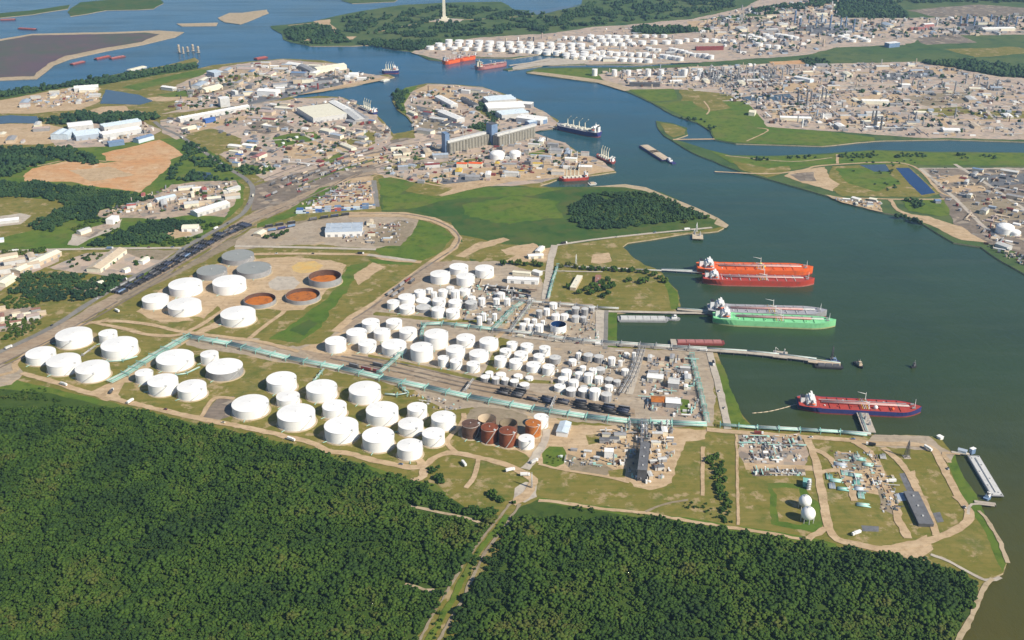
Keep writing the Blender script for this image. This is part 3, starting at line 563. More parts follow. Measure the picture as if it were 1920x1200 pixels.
# bushes that line the wood and the tracks, and the hedge in the field
HEDGE = ['1322,842 1345,838 1356,870 1360,905 1368,940 1372,985 1352,982 1348,935 1338,890 1325,870']
wood('undergrowth', scatter(HEDGE, 6, 4), 2.5, 4.6, 5); wood('undergrowth', scatter(['800,878 825,868 880,868 890,895 870,905 820,905', '895,875 915,872 945,885 955,900 940,908 900,905', '870,918 900,915 945,935 935,960 880,955', '960,930 985,944 965,965 945,1000 925,1030 905,1020 930,985'], 7.5, 6), 2.2, 4.5, 7, thin=.52)
wood('undergrowth', scatter(['1280,935 1330,945 1345,975 1280,955', '1440,905 1448,905 1460,980 1450,985', '1018,850 1062,850 1050,870 1025,870'], 6, 8), .8, 1.8, 9, thin=.45)
W = lambda polys, sp, a, b, sd, thin=0.0, mat='leaf_far', lo=True: wood('woods', scatter(polys, sp, sd), a, b, sd+50, mat, lo, 1.0, thin)
W(['1065,390 1100,367 1150,354 1210,358 1270,382 1328,408 1250,418 1180,427 1100,436 1070,415'], 8.5, 3.5, 6.5, 21, .2, 'leaf_far', False)
W(['-60,332 60,340 140,350 250,364 292,373 230,386 182,397 185,412 130,415 95,436 55,428 90,402 132,386 80,372 -60,368', '165,462 225,435 290,412 372,408 388,420 330,436 300,456 230,463'], 9, 4, 7, 22, .2, 'leaf_far', False)
W(['15,547 40,517 90,507 200,517 238,522 200,556 140,566 70,566'], 8.5, 3.5, 6, 23, .3, 'leaf_far', False)
W(['-40,272 95,272 150,284 190,302 180,311 110,300 60,308 30,330 0,335 -40,332', '45,310 70,300 100,300 60,314'], 11, 5, 8, 24, .15)
W(['-60,182 0,174 100,163 240,139 370,117 372,128 300,139 190,159 120,164 0,185', '70,226 150,212 290,216 298,225 200,232 90,235'], 13, 6, 9, 25, .2)
W(['345,258 400,288 455,335 420,340 310,338 322,315 345,292', '440,315 500,305 515,318 480,328 450,330'], 10, 3.5, 6, 26, .42)
W(['735,180 755,166 765,172 752,196 760,213 745,203', '878,240 925,226 935,234 905,246', '905,190 938,214 925,226 892,205'], 10, 4, 6.5, 27, .3)
W(['530,58 590,44 620,50 640,66 660,80 580,84 545,77', '665,82 720,74 830,78 785,96 740,93 690,86'], 14, 5, 9, 28, .3)
W(['640,32 700,24 860,10 1000,27 1060,22 1100,12 1120,-10 1400,-10 1380,12 1300,30 1190,42 1090,50 1040,60 900,66 820,72 700,66 650,60'], 15, 6, 9, 29, .52)
W(['1188,50 1290,53 1335,58 1240,64 1182,61', '1572,15 1600,8 1680,10 1705,33 1640,34 1570,32', '1720,118 1790,112 1870,122 1960,138 1960,150 1880,144 1790,128'], 14, 7, 10, 30, .1)
W(['1495,110 1540,112 1560,125 1520,126', '1690,374 1720,372 1735,385 1715,392', '1660,402 1690,405 1740,422 1725,420'], 9, 3.5, 6, 31, .25); W(['1330,284 1370,294 1440,296 1540,292 1640,286 1750,288 1900,292 1900,300 1700,296 1500,298 1400,303', '1260,216 1310,232 1335,247 1345,240 1315,224'], 12, 2.5, 4.5, 32, .5)
W(['1400,22 1440,16 1560,-2 1700,-6 1960,-6 1960,4 1720,6 1560,10 1440,30'], 20, 8, 12, 33, .45)
W(['0,470 110,466 160,463 150,470 60,476 0,485', '240,535 262,525 270,540 230,560 200,575'], 8, 2.5, 4, 34, .45, 'leaf', False)
W(['0,592 30,586 75,590 90,600 60,622 20,640 0,640', '0,560 50,556 80,566 60,578 0,582'], 7, 2.4, 4, 35, .4, 'leaf', False)
tree_row('945,498 958,496 972,497 985,499 1000,497 1012,500', 'round dark tree in the row behind the white shed by the tank yard', 'trees behind the white shed', (5, 7), 2)
tree_row('1052,502 1066,500 1080,503 1094,505 1108,507 1122,507 1136,508 1152,509 1168,510 1184,510 1198,512 1212,513 1226,518 1238,524 1246,530', 'dark green tree in the row lining the jetty approach road', 'trees lining the jetty approach road', (4.5, 6.5), 3)
tree_row('1066,540 1100,545 1108,552 1113,540 1120,548 1128,535 1135,545 1130,558 1139,528 1146,540 1140,552 1178,528 1203,532 1210,530 1085,552', 'dark tree in the clump on the grass between jetty road and tank yard', 'clump of trees on the dockside grass', (5, 8), 4)
tree_row('1216,408 1285,418 1300,412 1325,410', 'small dark tree on the tip of the wooded point', 'trees at the tip of the point', (4, 6), 6)
tree_row('500,447 512,443 520,447 530,440 538,436', 'dark tree in the clump beside the tan hut near the railway', 'trees beside the tan hut', (5, 7), 9)
wood('undergrowth', scatter(['962,950 945,985 905,1045 868,1110 815,1200 790,1240 775,1240 800,1190 850,1105 890,1040 930,985 950,955'], 5.5, 15), .8, 2.6, 16, thin=.45)
wood('undergrowth', scatter(['-60,726 27,708 160,740 375,794 600,845 770,896 820,905 812,914 600,862 375,812 160,757 -60,745', '1010,930 1210,962 1370,990 1507,1012 1567,1022 1507,1024 1370,1006 1210,978 1010,945'], 6, 17), 1.0, 2.8, 18, thin=.5)
W(['300,226 470,198 560,186 650,184 700,214 728,242 640,296 500,330 420,300 458,272 400,242 330,258'], 20, 3, 5.5, 40, .62); W(['340,165 470,122 640,124 720,146 640,160 520,185 420,198 310,210'], 22, 3, 6, 41, .6); W(['770,178 850,162 940,180 1035,222 990,245 880,258 780,255'], 20, 3, 5, 42, .62)
W(['740,275 1000,256 1080,290 1040,330 800,343 715,330'], 18, 2.5, 4.5, 43, .62); W(['180,400 320,352 440,340 440,376 350,395 200,406', '90,502 160,478 330,472 250,514 120,508', '0,500 60,490 40,520 0,530'], 13, 2.5, 4.5, 44, .55, 'leaf', False); W(['1300,130 1560,122 1880,146 1920,250 1580,244 1400,200'], 26, 3.5, 6, 45, .64); W(['1300,48 1450,14 1700,36 1920,30 1920,62 1600,74 1400,104'], 30, 4, 8, 46, .6)
W(['110,440 170,412 220,405 225,430 160,462', '230,462 300,458 340,440 400,415 420,418 350,462'], 9, 2.5, 4.5, 47, .5, 'leaf', False); W(['1450,300 1700,296 1800,318 1560,306', '1560,318 1700,312 1750,365 1600,362'], 22, 2, 4, 48, .6)
# ------------------------------------------------------------------ storage tanks
def tank(x0, x1, y0, y1, label, cat='tank', body='tank_white', roofm='tank_roof', kind='cone', group=None, hmax=None, z=2.0):
    """tank whose outline in the photo fills the box x0..x1, y0..y1: the footprint, radius and height follow from the view"""
    cx, wd = (x0+x1)/2, x1-x0; s = math.sin(dep(y1)); yb = y1-.5*wd*s
    R_ = wd/2/scl(yb); h = max(.2*R_, ((y1-y0)-wd*s)/(scl(yb)*math.cos(dep(yb))))
    if hmax: h = min(h, hmax)
    # the upright leans outwards a little away from the middle of the picture
    lean = (cx-960)/F*h*scl(yb)*st; cx -= lean*.5
    x, y = P(cx, yb); big = R_ > 7; n = 48 if R_ > 12 else (28 if big else 16)
    t = thing('storage_tank', label, cat, (x, y, z), 0, group)
    mb = MB(); mb.cyl(0, 0, -.5, h, R_, body, n, None, kind == 'flat')
    if kind == 'open':
        mb.cyl(0, 0, h, h, R_, body, n, R_-.5, False, False)
        mb.add([(q*math.cos(2*math.pi*i/n), q*math.sin(2*math.pi*i/n), zz) for zz, q in ((.3, R_-.5), (h, R_-.5)) for i in range(n)], [(i, n+i, n+(i+1) % n, (i+1) % n) for i in range(n)], 'rust_brown' if 'rust' in roofm else roofm, True)
    if big:
        for zz in (h*.36, h*.7): mb.cyl(0, 0, zz, zz+.18, R_+.06, body, n, None, False)
    mb.build('shell', t)
    if big: mb = MB(); mb.cyl(0, 0, -.5, .75, R_+2.4, 'pad', n, R_+1.6); mb.build('foundation_pad', t)
    mb = MB()
    if kind == 'cone': mb.cyl(0, 0, h, h+.25, R_+.15, roofm, n, None, False); mb.cyl(0, 0, h+.25, h+.25+.07*R_, R_+.15, roofm, n, .25, True, False)
    elif kind == 'open': mb.cyl(0, 0, .2, h*.16, R_-.55, roofm, n)
    elif kind == 'dome':
        for k in range(4):
            a, b = k/4*1.45, (k+1)/4*1.45; mb.cyl(0, 0, h+R_*.42*math.sin(a), h+R_*.42*math.sin(b), R_*math.cos(a), roofm, n, max(.1, R_*math.cos(b)), k == 3)
    else:
        mb.cyl(0, 0, h-.1, h+.05, R_-.4, roofm, n)
    rf = mb.build('floating_roof' if kind in ('open', 'flat') else 'roof', t)
    if big and kind != 'open':
        mb = MB(); a = 1.1+(x*.13) % 1.5
        mb.cyl(0, 0, h+.06*R_, h+.06*R_+1.1, .6, 'light_grey', 8); mb.build('vent', rf)
        mb = MB(); q = -2.2+(y*.37) % 1.6
        for k in range(17):
            a = q+k/16*1.15*min(1, 16/R_); z0 = h*k/16; mb.box(math.cos(a)*(R_+.45), math.sin(a)*(R_+.45), z0-.1, .9, 1.25*max(1, R_*1.15*min(1, 16/R_)/16), .22, 'light_grey', a)
        a = q+1.15*min(1, 16/R_); mb.box(math.cos(a)*(R_-.6), math.sin(a)*(R_-.6), h+.3, 2.6, 2.2, 1.0, 'light_grey', a); mb.build('stair', t)
        mb = MB(); mb.tube((math.cos(q-.8)*R_, math.sin(q-.8)*R_, .9), (math.cos(q-.8)*(R_+6), math.sin(q-.8)*(R_+6), .9), .4, 'turquoise', 8); mb.build('inlet_pipe', t)
        mb = MB(); mb.cyl(0, 0, h-.1, h+.28, R_+.25, 'tank_white' if body != 'mid_grey' else 'mid_grey', n, None, False); mb.build('rim', t)
    elif not big:
        mb = MB(); a = -1.2; mb.box(math.cos(a)*(R_+.3), math.sin(a)*(R_+.3), 0, .5, .5, h+.8, 'light_grey', a); mb.build('ladder', t)
    return t
def tank_rows(rows, desc, end, place, **kw):
    for i, row in enumerate(rows):
        if isinstance(row, str): row = [tuple(float(q) for q in k.split(',')) for k in row.split()]
        for j, b in enumerate(row):
            k = dict(kw); d = desc
            if len(b) > 4:
                d, body, rf, kd = GREYS[int(b[4])]; k.update(body=body, roofm=rf, kind=kd); d = desc.replace('white', d) if 'white' in desc else d
            tank(*b[:4], f'{d}, {ORD[j]} from {end} end, {rowname(i, len(rows))} {place}' if len(row) > 1 else f'{d}, alone in the {rowname(i, len(rows))} {place}', **k)
GREYS = {1: ('grey', 'mid_grey', 'light_grey', 'cone'), 2: ('grey-walled', 'mid_grey', 'tank_roof', 'cone'), 3: ('pale grey', 'light_grey', 'light_grey', 'cone')}
tank_rows(['107,172,612,656 187,220,617,648 192,258,630,676', '51,104,649,687 90,151,661,706 144,205,674,719'], 'white tank', 'railway', 'beside the railway bend')
tank_rows(['295,363,654,699 377,410,656,686 388,455,671,716,2', '255,287,691,722 279,334,700,745 334,387,711,753'], 'white tank', 'railway', 'behind the dirt road')
tank_rows(['318,379,520,559 400,461,515,555', '268,316,549,582 316,377,557,596 415,479,573,615'], 'white tank', 'railway', 'next to the rusty open tanks')
tank_rows(['417,476,463,499', '370,425,489,527 445,508,483,524'], 'flat grey tank', 'railway', 'by the dark train', body='mid_grey', roofm='grey_roof', kind='flat', hmax=9)
tank(579, 640, 505, 541, 'open rusty tank with bright orange floor, touching the yellow sand patch', body='mid_grey', roofm='rust_bright', kind='open', hmax=11)
tank(536, 600, 539, 573, 'open rusty tank with brown-red floor, in front of the other two open tanks', body='mid_grey', roofm='rust_orange', kind='open', hmax=9)
tank(458, 517, 548, 580, 'open rusty tank with orange floor, beside the white tank by the dirt track', body='mid_grey', roofm='rust_bright', kind='open', hmax=9)
tank_rows(['501,556,696,740 575,632,711,756 655,714,714,760', '519,562,732,766 605,650,749,787 687,747,752,801 764,801,754,789', '436,504,739,788 521,591,756,810 609,672,781,834 747,794,782,820 809,854,770,810', '680,739,800,850 745,792,822,865 792,834,801,840'], 'large white tank', 'woodland', 'by the forest road')
tank_rows(['679,712,596,625 724,754,596,620', '650,688,614,646 701,732,614,641 749,782,612,641 796,840,616,657 856,891,625,654 899,934,631,660', '610,649,630,664 672,706,635,664 716,762,635,670 770,812,641,681 836,872,646,677 880,916,654,682', '821,841,666,690 844,867,671,695 875,900,676,701'], 'white tank', 'field', 'above the railway sidings')
tank_rows(['950,970,639,660 976,1000,642,664 1011,1032,647,670', '937,959,652,673 964,990,657,679 1000,1022,662,683 1030,1051,665,685,1', '927,950,666,691 955,980,671,695 987,1014,677,701 1017,1040,682,706'], 'small white tank', 'field', 'of the square block mid terminal')
tank_rows(['910,925,695,708 930,949,697,710 963,980,700,712 985,1000,704,715', '901,919,702,718,2 922,937,705,722,2 940,955,707,723,2 956,973,710,726,2 974,993,716,731,2'], 'small white tank', 'field', 'of the low line by the sidings')
tank_rows(['1080,1090,660,676 1094,1112,661,680,1 1114,1132,664,682,1 1140,1154,668,687 1170,1179,660,672 1185,1192,660,677', '1066,1081,672,687 1087,1099,685,700 1104,1119,689,705 1116,1135,687,703,1 1159,1167,675,688 1165,1179,690,706', '1052,1072,691,712 1078,1093,696,715 1095,1112,698,720 1115,1131,704,722 1134,1150,707,722,1 1150,1164,711,726,1',
  '1046,1065,705,722 1066,1085,710,730 1088,1102,722,734,1 1134,1150,720,735', '1039,1060,719,737 1061,1081,725,745,2 1084,1104,726,747,2 1105,1126,726,752 1127,1147,734,755,1'], 'small white tank', 'field', 'of the dense chemical block')
tank_rows(['1030,1045,566,581 1072,1087,574,592,1 1090,1103,576,594,1 1104,1115,574,588,1', '1005,1017,580,597,1 1019,1031,577,593 1034,1050,587,602 1051,1066,587,602 1072,1087,590,606,3 1088,1100,592,607,1', '982,994,596,608 997,1007,597,609 1014,1022,600,612', '974,987,605,620 989,1001,607,622 1003,1019,606,625'], 'small white tank', 'field', 'behind the dock road')
tank(1032, 1062, 601, 627, 'wide white open tank with dark blue inside, among small tanks behind the dock road', roofm='pond_blue', kind='open')
tank_rows(['843,878,493,518', '807,844,506,535 856,890,511,539 891,926,496,524'], 'white tank', 'railway', 'at the top corner of the terminal')
tank_rows(['799,812,539,551 837,852,536,551 861,882,539,557', '777,798,542,561 808,820,546,561 822,840,541,561 845,862,542,563 877,892,554,571 897,910,557,576', '747,778,550,574 780,808,557,572 811,836,557,579 841,867,560,581 872,895,562,583,1', '726,749,561,582 749,778,569,591 780,808,570,588,1 809,834,574,598 836,862,577,600'], 'white tank', 'railway', 'of the wedge beside the rail curve')
tank_rows(['932,947,547,562 945,957,558,574', '925,937,558,575 902,912,586,603 923,932,587,603', '894,904,592,611 913,922,597,609,1'], 'slim white tank', 'railway', 'between the two pipe lanes')
tank(866, 899, 786, 825, 'dark grey-brown rusty tank beside the dirt path, first of the rusty tanks', body='rust_brown', roofm='rust_brown')
tank(895, 930, 775, 813, 'open-topped rusty tank with tan inside, behind the darkest red tank', body='rust_brown', roofm='tan', kind='open')
tank(902, 934, 793, 834, 'reddish rusty tank between the grey-brown one and another red one', body='rust', roofm='rust')
tank(936, 970, 784, 822, 'open-topped rusty tank with brown inside, behind the red tank by the white one', body='rust_brown', roofm='soil', kind='open')
tank(936, 968, 799, 841, 'reddish rusty tank standing next to the front white tank', body='rust', roofm='rust')
tank(985, 1014, 786, 822, 'bright orange rusty tank between the two white tanks', body='rust_orange', roofm='rust_orange')
tank(1001, 1028, 775, 806, 'white tank behind the bright orange rusty tank'); tank(972, 1002, 814, 845, 'white tank in front of the bright orange rusty tank')
tank(1868, 1900, 420, 442, 'white domed tank on the far bank, the larger of two by the water', kind='dome'); tank(1892, 1913, 431, 444, 'white domed tank on the far bank, the smaller of two by the water', kind='dome')
tank(918, 946, 284, 301, 'white domed tank by the grain elevator, the larger of the two', kind='dome'); tank(955, 976, 283, 299, 'white domed tank by the grain elevator, the smaller of the two', kind='dome')
# far tank farm beyond the bend: rows of tanks, read off the photo as rows with a start, an end and a count
def far_row(xa, ya, xb, yb, n, wd, ht, place, desc='white tank', seed=0):
    r = random.Random(seed+int(xa*7+ya))
    for i in range(n):
        t = i/max(1, n-1); x, y = xa+(xb-xa)*t+r.uniform(-1, 1), ya+(yb-ya)*t+r.uniform(-.6, .6); q = wd*r.uniform(.85, 1.15)
        tank(x-q/2, x+q/2, y-ht*r.uniform(.9, 1.1), y, f'{desc}, {ORD[i]} from the monument end of {place}', body='white', roofm='white')
FT = 'the far tank farm'
for args in [(842, 83, 1090, 90, 14, 14, 9, 'the back row of '+FT), (822, 88, 1110, 97, 16, 14, 9, 'the second row of '+FT), (806, 94, 1118, 104, 15, 14, 9, 'the third row of '+FT), (975, 100, 1130, 111, 10, 14, 9, 'the fourth row of '+FT),
             (1062, 111, 1215, 119, 11, 14, 9, 'the front row of '+FT), (1130, 104, 1225, 109, 8, 13, 9, 'the short row by the canal bend'), (1058, 76, 1105, 79, 4, 10, 9, 'the first block behind '+FT)]: far_row(*args)
for c, x in enumerate((1108, 1125, 1140, 1155, 1174)): far_row(x, 73, x+11, 87, 3, 14, 8, f'the {ORD[c]} slanting line behind the canal tanks')
far_row(1192, 72, 1245, 72, 4, 12, 7, 'the thin back line before the dark wood'); far_row(1204, 85, 1272, 83, 4, 14, 9, 'the line in front of the dark wood'); far_row(1288, 79, 1375, 82, 6, 11, 8, 'the line beyond the dark wood')
far_row(1216, 95, 1234, 98, 3, 11, 7, 'the trio by the long red roof'); far_row(1258, 97, 1285, 102, 4, 11, 8, 'the cluster by the canal'); far_row(1242, 110, 1275, 115, 5, 12, 9, 'the group above the canal bank'); far_row(1292, 106, 1334, 112, 5, 12, 9, 'the last group above the canal bank')
far_row(1393, 71, 1412, 78, 3, 13, 7, 'the first slanting line on the plain'); far_row(1410, 71, 1430, 78, 3, 13, 7, 'the second slanting line on the plain'); far_row(1436, 70, 1450, 77, 3, 13, 7, 'the third slanting line on the plain'); far_row(1460, 70, 1492, 77, 4, 13, 8, 'the fourth slanting line on the plain')
far_row(1424, 89, 1458, 94, 3, 13, 9, 'the group below the slanting lines'); far_row(1578, 72, 1598, 80, 3, 13, 7, 'the first pair of lines past the tower'); far_row(1606, 72, 1624, 80, 3, 13, 7, 'the second pair of lines past the tower')
for k, x in enumerate((1115, 1152, 1178, 1215, 1240, 1277, 1284, 1312)): tank(x-5, x+5, 129+(k % 3), 143+(k % 4), f'white tank, {ORD[k]} from the point in the spaced line behind the beach', body='white', roofm='white')
# ------------------------------------------------------------------ spheres, vessels
def sphere_tank(x0, x1, y0, y1, label):
    rr = (x1-x0)/2/scl(y1); zc = rr*1.25; yb = y1+ (zc-rr)*scl(y1)*math.cos(dep(y1))-.0; x, y = P((x0+x1)/2, yb-rr*scl(y1)*math.sin(dep(y1))*.55)
    t = thing('sphere_tank', label, 'tank', (x, y, 2)); V, Fc = ico(3); mb = MB(); mb.add([tuple(q*rr+np.array([0, 0, zc])) for q in V], [tuple(f) for f in Fc], 'tank_white', True); mb.build('shell', t)
    for k in range(8): mb = MB(); a = k*math.pi/4; mb.cyl(rr*.9*math.cos(a), rr*.9*math.sin(a), -.3, zc, .35, 'light_grey', 8); mb.build('leg', t)
    mb = MB(); mb.box(0, 0, zc+rr-.1, 3, 3, .5, 'light_grey'); mb.cyl(0, 0, zc+rr, zc+rr+1.3, .5, 'light_grey', 8); mb.build('platform', t)
sphere_tank(1496, 1520, 929, 953, 'white sphere tank touching the green pump deck'); sphere_tank(1500, 1527, 951, 978, 'white sphere tank at the front of the pair beside the gravel road')
# ------------------------------------------------------------------ ships and barges
def heading(a, b, z=0.0):
    p, q = P(*a, z), P(*b, z); return p, math.dist(p, q), math.atan2(q[1]-p[1], q[0]-p[0])
def ship(label, a, b, beam, free, hull, boot, deck, house='white', pipes='deck', kind='tanker', cat='tanker', sup=(.06, .14), hh=13, funnel='dark_grey', accents=()):
    """stern at photo point a, bow at b, both on the waterline"""
    p, L, rz = heading(a, b); t = thing(kind if kind != 'tanker' else 'tanker_ship', label, cat, (p[0], p[1], 0), rz)
    N = 30; st_ = [i/N for i in range(N+1)]
    def half(u, wl):
        s = .74+.26*min(1, u/.10)**.6 if not wl else .35+.65*min(1, u/.17)**.7
        k = .80 if not wl else .76; e = 1 if u < k else max(0, 1-((u-k)/(1-k))**2.3)
        return beam/2*s*max(e, .02)
    def top(u): return free+(1.8*((u-.86)/.14)**1.5 if u > .86 else 0)+(.8 if u < .17 else 0)
    def ring(u):
        xw = min(u, .985)*L; return [(u*L-(0 if u > .1 else 0), sg*half(u, wl), z) for sg in (1, -1) for z, wl in ((-1.5, True), (1.8, True), (top(u), False))]
    mb = MB(); V = [q for u in st_ for q in ring(u)]
    for (i0, i1, mt) in ((0, 1, boot), (1, 2, hull)):
        f = []
        for k in range(N): f += [(6*k+i0, 6*k+i1, 6*k+6+i1, 6*k+6+i0), (6*k+3+i1, 6*k+3+i0, 6*k+9+i0, 6*k+9+i1)]
        mb.add(V, f, mt)
        mb.add(V, [(i0, 3+i0, 3+i1, i1)], mt); mb.add(V, [(6*N+i0, 6*N+i1, 6*N+3+i1, 6*N+3+i0)], mt)
    h_ = mb.build('hull', t)
    mb = MB(); D = [(u*L, sg*(half(u, False)-.35), top(u)-.35) for u in st_ for sg in (1, -1)]
    mb.add(D, [(2*k+1, 2*k+3, 2*k+2, 2*k) for k in range(N)], deck)
    dk = mb.build('deck', t); dz = free-.3
    # house
    hh *= .82; x0, x1 = sup[0]*L, sup[1]*L; xm, lx = (x0+x1)/2, x1-x0; hw = beam*.72; z = dz+.5; mb = MB(); wn = MB(); nl = 5
    for k in range(nl):
        f = 1-.07*k; hk = hh/nl; mb.box(xm+(1-f)*lx*.3, 0, z+k*hk, lx*f*(1 if k < 4 else .6), hw*(f if k < 4 else .8), hk, house)
        wn.box(xm+(1-f)*lx*.3+(0 if k < 4 else .2), 0, z+k*hk+hk*.45, lx*f*(1 if k < 4 else .6)+.12, hw*(f if k < 4 else .8)+.12, hk*.28, 'glass')
    mb.box(xm+lx*.22, 0, z+hh*.8, 2.2, beam*1.0, hh*.14, house); sp = mb.build('superstructure', t); wn.build('window', sp)
    mb = MB(); mb.box(xm, 0, z+hh, 1.2, 1.2, hh*.35, house); mb.box(xm, 0, z+hh*1.22, 1, 6, .5, house); mb.tube((xm, 0, z+hh*1.2), (xm, 0, z+hh*1.6), .25, house); mb.build('mast', t)
    mb = MB(); mb.box(x0-.025*L, 0, z, .032*L, beam*.26, hh*.95, house if funnel != 'same' else hull); mb.box(x0-.025*L, 0, z+hh*.95, .028*L, beam*.24, hh*.14, 'black'); mb.build('funnel', t)
    mb = MB()
    for sg in (1, -1):
        mb = MB(); mb.tube((xm-lx*.3, sg*hw*.53, z+hh*.42), (xm+lx*.35, sg*hw*.53, z+hh*.42), 1.0, 'orange_paint', 8); mb.build('lifeboat', t)
    if kind == 'tanker':
        mb = MB()
        for k in range(9): u = sup[1]+.03+(.9-sup[1]-.03)*k/9; mb.box(u*L, 0, dz, .7, beam*.86, .8, hull if pipes == 'deck' else pipes)
        mb.build('deck_girder', t)
        for k, y in enumerate((-2.4, -1.2, 0, 1.2, 2.4)): mb = MB(); mb.tube((.19*L, y, dz+1.6), ((.9 if k % 2 else .8)*L, y, dz+1.6), .45, 'light_grey' if k % 2 else 'dull_red', 6); mb.build('cargo_pipe', t)
        for k in range(5): mb = MB(); mb.tube(((.51+.014*k)*L, -beam*.43, dz+1.5), ((.51+.014*k)*L, beam*.43, dz+1.5), .45, ('yellow', 'light_grey', 'tan')[k % 3], 6); mb.build('manifold_pipe', t)
        mb = MB(); mb.beam((.17*L, beam*.1, dz+2.6), (.88*L, beam*.1, dz+2.6), 1.5, .3, 'mid_grey'); mb.build('walkway', t)
        for k in range(12):
            u = .21+.055*k; mb = MB(); mb.cyl(u*L, (beam*.24 if k % 2 else -beam*.24), dz, dz+1.2, 1.1, deck if k % 3 else 'light_grey', 10); mb.build('tank_hatch', t)
        for y in (-beam*.36, beam*.36): mb = MB(); mb.cyl(.56*L, y, dz, dz+11, .5, 'white', 8, .3); mb.tube((.56*L, y, dz+9), (.49*L, y, dz+11.5), .28, 'white', 6); mb.build('hose_crane', t)
        mb = MB(); mb.cyl(.945*L, 0, free+.8, free+11, .5, 'white', 8, .2); mb.build('foremast', t)
        mb = MB(); mb.box(.93*L, -beam*.14, free+.6, 4, 2, 1.5, 'mid_grey'); mb.box(.93*L, beam*.14, free+.6, 4, 2, 1.5, 'mid_grey'); mb.build('windlass', t)
    elif kind == 'bulk_carrier':
        for k in range(5):
            u = .24+.135*k; mb = MB(); mb.box((u+.03)*L, 0, dz, .085*L, beam*.62, 2.2, 'light_grey'); mb.box((u+.03)*L, 0, dz+2.2, .08*L, beam*.58, .5, 'cream'); mb.build('hatch_cover', t)
            if k < 4: mb = MB(); mb.cyl((u+.098)*L, 0, dz, dz+17, 1.3, 'cream', 8, 1.0); mb.beam(((u+.098)*L, 0, dz+15), ((u+.02)*L, 0, dz+24), 1.3, 1.3, 'cream'); mb.build('deck_crane', t)
    for (u, y, r, mt, nm) in accents:
        mb = MB(); V2, F2 = ico(2); mb.add([tuple(q*r+np.array([u*L, y*beam, dz+r*.7])) for q in V2], [tuple(f) for f in F2], mt, True); mb.build(nm, t)
    return t
ship('bright orange tanker moored on the outside of the red tanker', (1306, 510), (1523, 513), 34, 11, 'orange_paint', 'red_hull', 'orange_paint', hh=12, pipes='orange_paint', accents=((.555, .2, 2.6, 'yellow', 'deck_tank'), (.575, -.1, 2.2, 'yellow', 'deck_tank')))
ship('red tanker between the orange tanker and the long open water', (1317, 529), (1526, 533), 28, 9.5, 'red_hull', 'dull_red', 'red_deck', hh=10, pipes='light_grey')
ship('grey-decked tanker moored behind the pale green tanker', (1326, 588), (1549, 594), 30, 10, 'mid_grey', 'maroon', 'grey_deck', hh=13, pipes='light_grey')
ship('pale green tanker moored in front of the grey-decked tanker', (1336, 603), (1566, 612), 27, 9.5, 'green_hull', 'boot', 'green_deck', hh=12, pipes='green_hull')
ship('red-decked tanker with navy blue hull at the terminal jetty', (1495, 762), (1726, 774), 31, 7.5, 'navy', 'maroon', 'red_deck', hh=9, pipes='red_hull', accents=((.62, -.27, 2.6, 'white', 'vent_dome'), (.755, -.3, 2.0, 'orange_paint', 'vent_dome')))
ship('bulk carrier with deck cranes alongside the white sheds', (1124, 257), (1044, 240), 30, 11, 'navy', 'maroon', 'mid_grey', kind='bulk_carrier', cat='cargo ship', sup=(.05, .13), hh=16)
ship('small red ship docked beneath the sandy spit', (1103, 336), (1048, 339), 18, 6, 'red_hull', 'maroon', 'dull_red', kind='bulk_carrier', cat='cargo ship', hh=11)
ship('red tanker by the far tank farm, the first before the slip', (832, 121), (862, 115), 26, 10, 'orange_paint', 'red_hull', 'orange_paint', hh=13); ship('red tanker by the far tank farm, the second one before the slip', (859, 115), (891, 110), 26, 10, 'orange_paint', 'red_hull', 'orange_paint', hh=10)
ship('long red tanker with pink house moored at the far slip mouth', (893, 131), (950, 122), 30, 9, 'pink_red', 'maroon', 'pink_red', house='cream', hh=17)
ship('white and dark ship at the end of the grey pier', (748, 137), (716, 137), 24, 9, 'navy', 'maroon', 'light_grey', kind='bulk_carrier', cat='cargo ship', sup=(.1, .35), hh=13)
ship('yellow-decked ship in the narrow basin behind the long sheds', (704, 216), (676, 203), 20, 7, 'navy', 'maroon', 'tan', kind='bulk_carrier', cat='cargo ship', hh=9)
ship('dark ship with reddish deck near the tip of the sandy spit', (1150, 309), (1120, 294), 17, 6, 'maroon', 'dark_grey', 'dull_red', kind='bulk_carrier', cat='cargo ship', hh=10)
def barge(label, a, b, beam, free, hull, deck, cover=None, name='barge', cat='barge'):
    p, L, rz = heading(a, b); t = thing(name, label, cat, (p[0], p[1], 0), rz); mb = MB(); h = beam/2
    V = [(x, sg*h, z) for x, z in ((4, -1), (0, free), (L, free), (L-4, -1)) for sg in (1, -1)]
    mb.add(V, [(0, 2, 3, 1), (0, 6, 4, 2), (1, 3, 5, 7), (4, 6, 7, 5), (3, 2, 4, 5)], hull); mb.build('hull', t)
    mb = MB(); n = max(3, int(L/12))
    if cover:
        for k in range(n): mb.box(4+(L-8)*(k+.5)/n, 0, free, (L-8)/n*.96, beam*.84, 1.5, cover); mb.box(4+(L-8)*(k+.5)/n, 0, free+1.5, (L-8)/n*.9, beam*.5, .5, cover)
        mb.build('cargo_cover', t)
    else:
        mb.box(L/2, 0, free, L*.94, beam*.9, .3, deck); mb.tube((L*.08, 0, free+1), (L*.92, 0, free+1), .4, 'light_grey'); mb.build('deck', t)
        for k in range(n): mb = MB(); mb.cyl(L*(k+.5)/n, (beam*.25 if k % 2 else -beam*.25), free+.3, free+1.2, .9, 'light_grey', 8); mb.build('tank_hatch', t)
    for x in (3, L-3): mb = MB(); mb.box(x, h*.7, free, 1, .6, 1, 'dark_grey'); mb.box(x, -h*.7, free, 1, .6, 1, 'dark_grey'); mb.build('bollard', t)
    return t
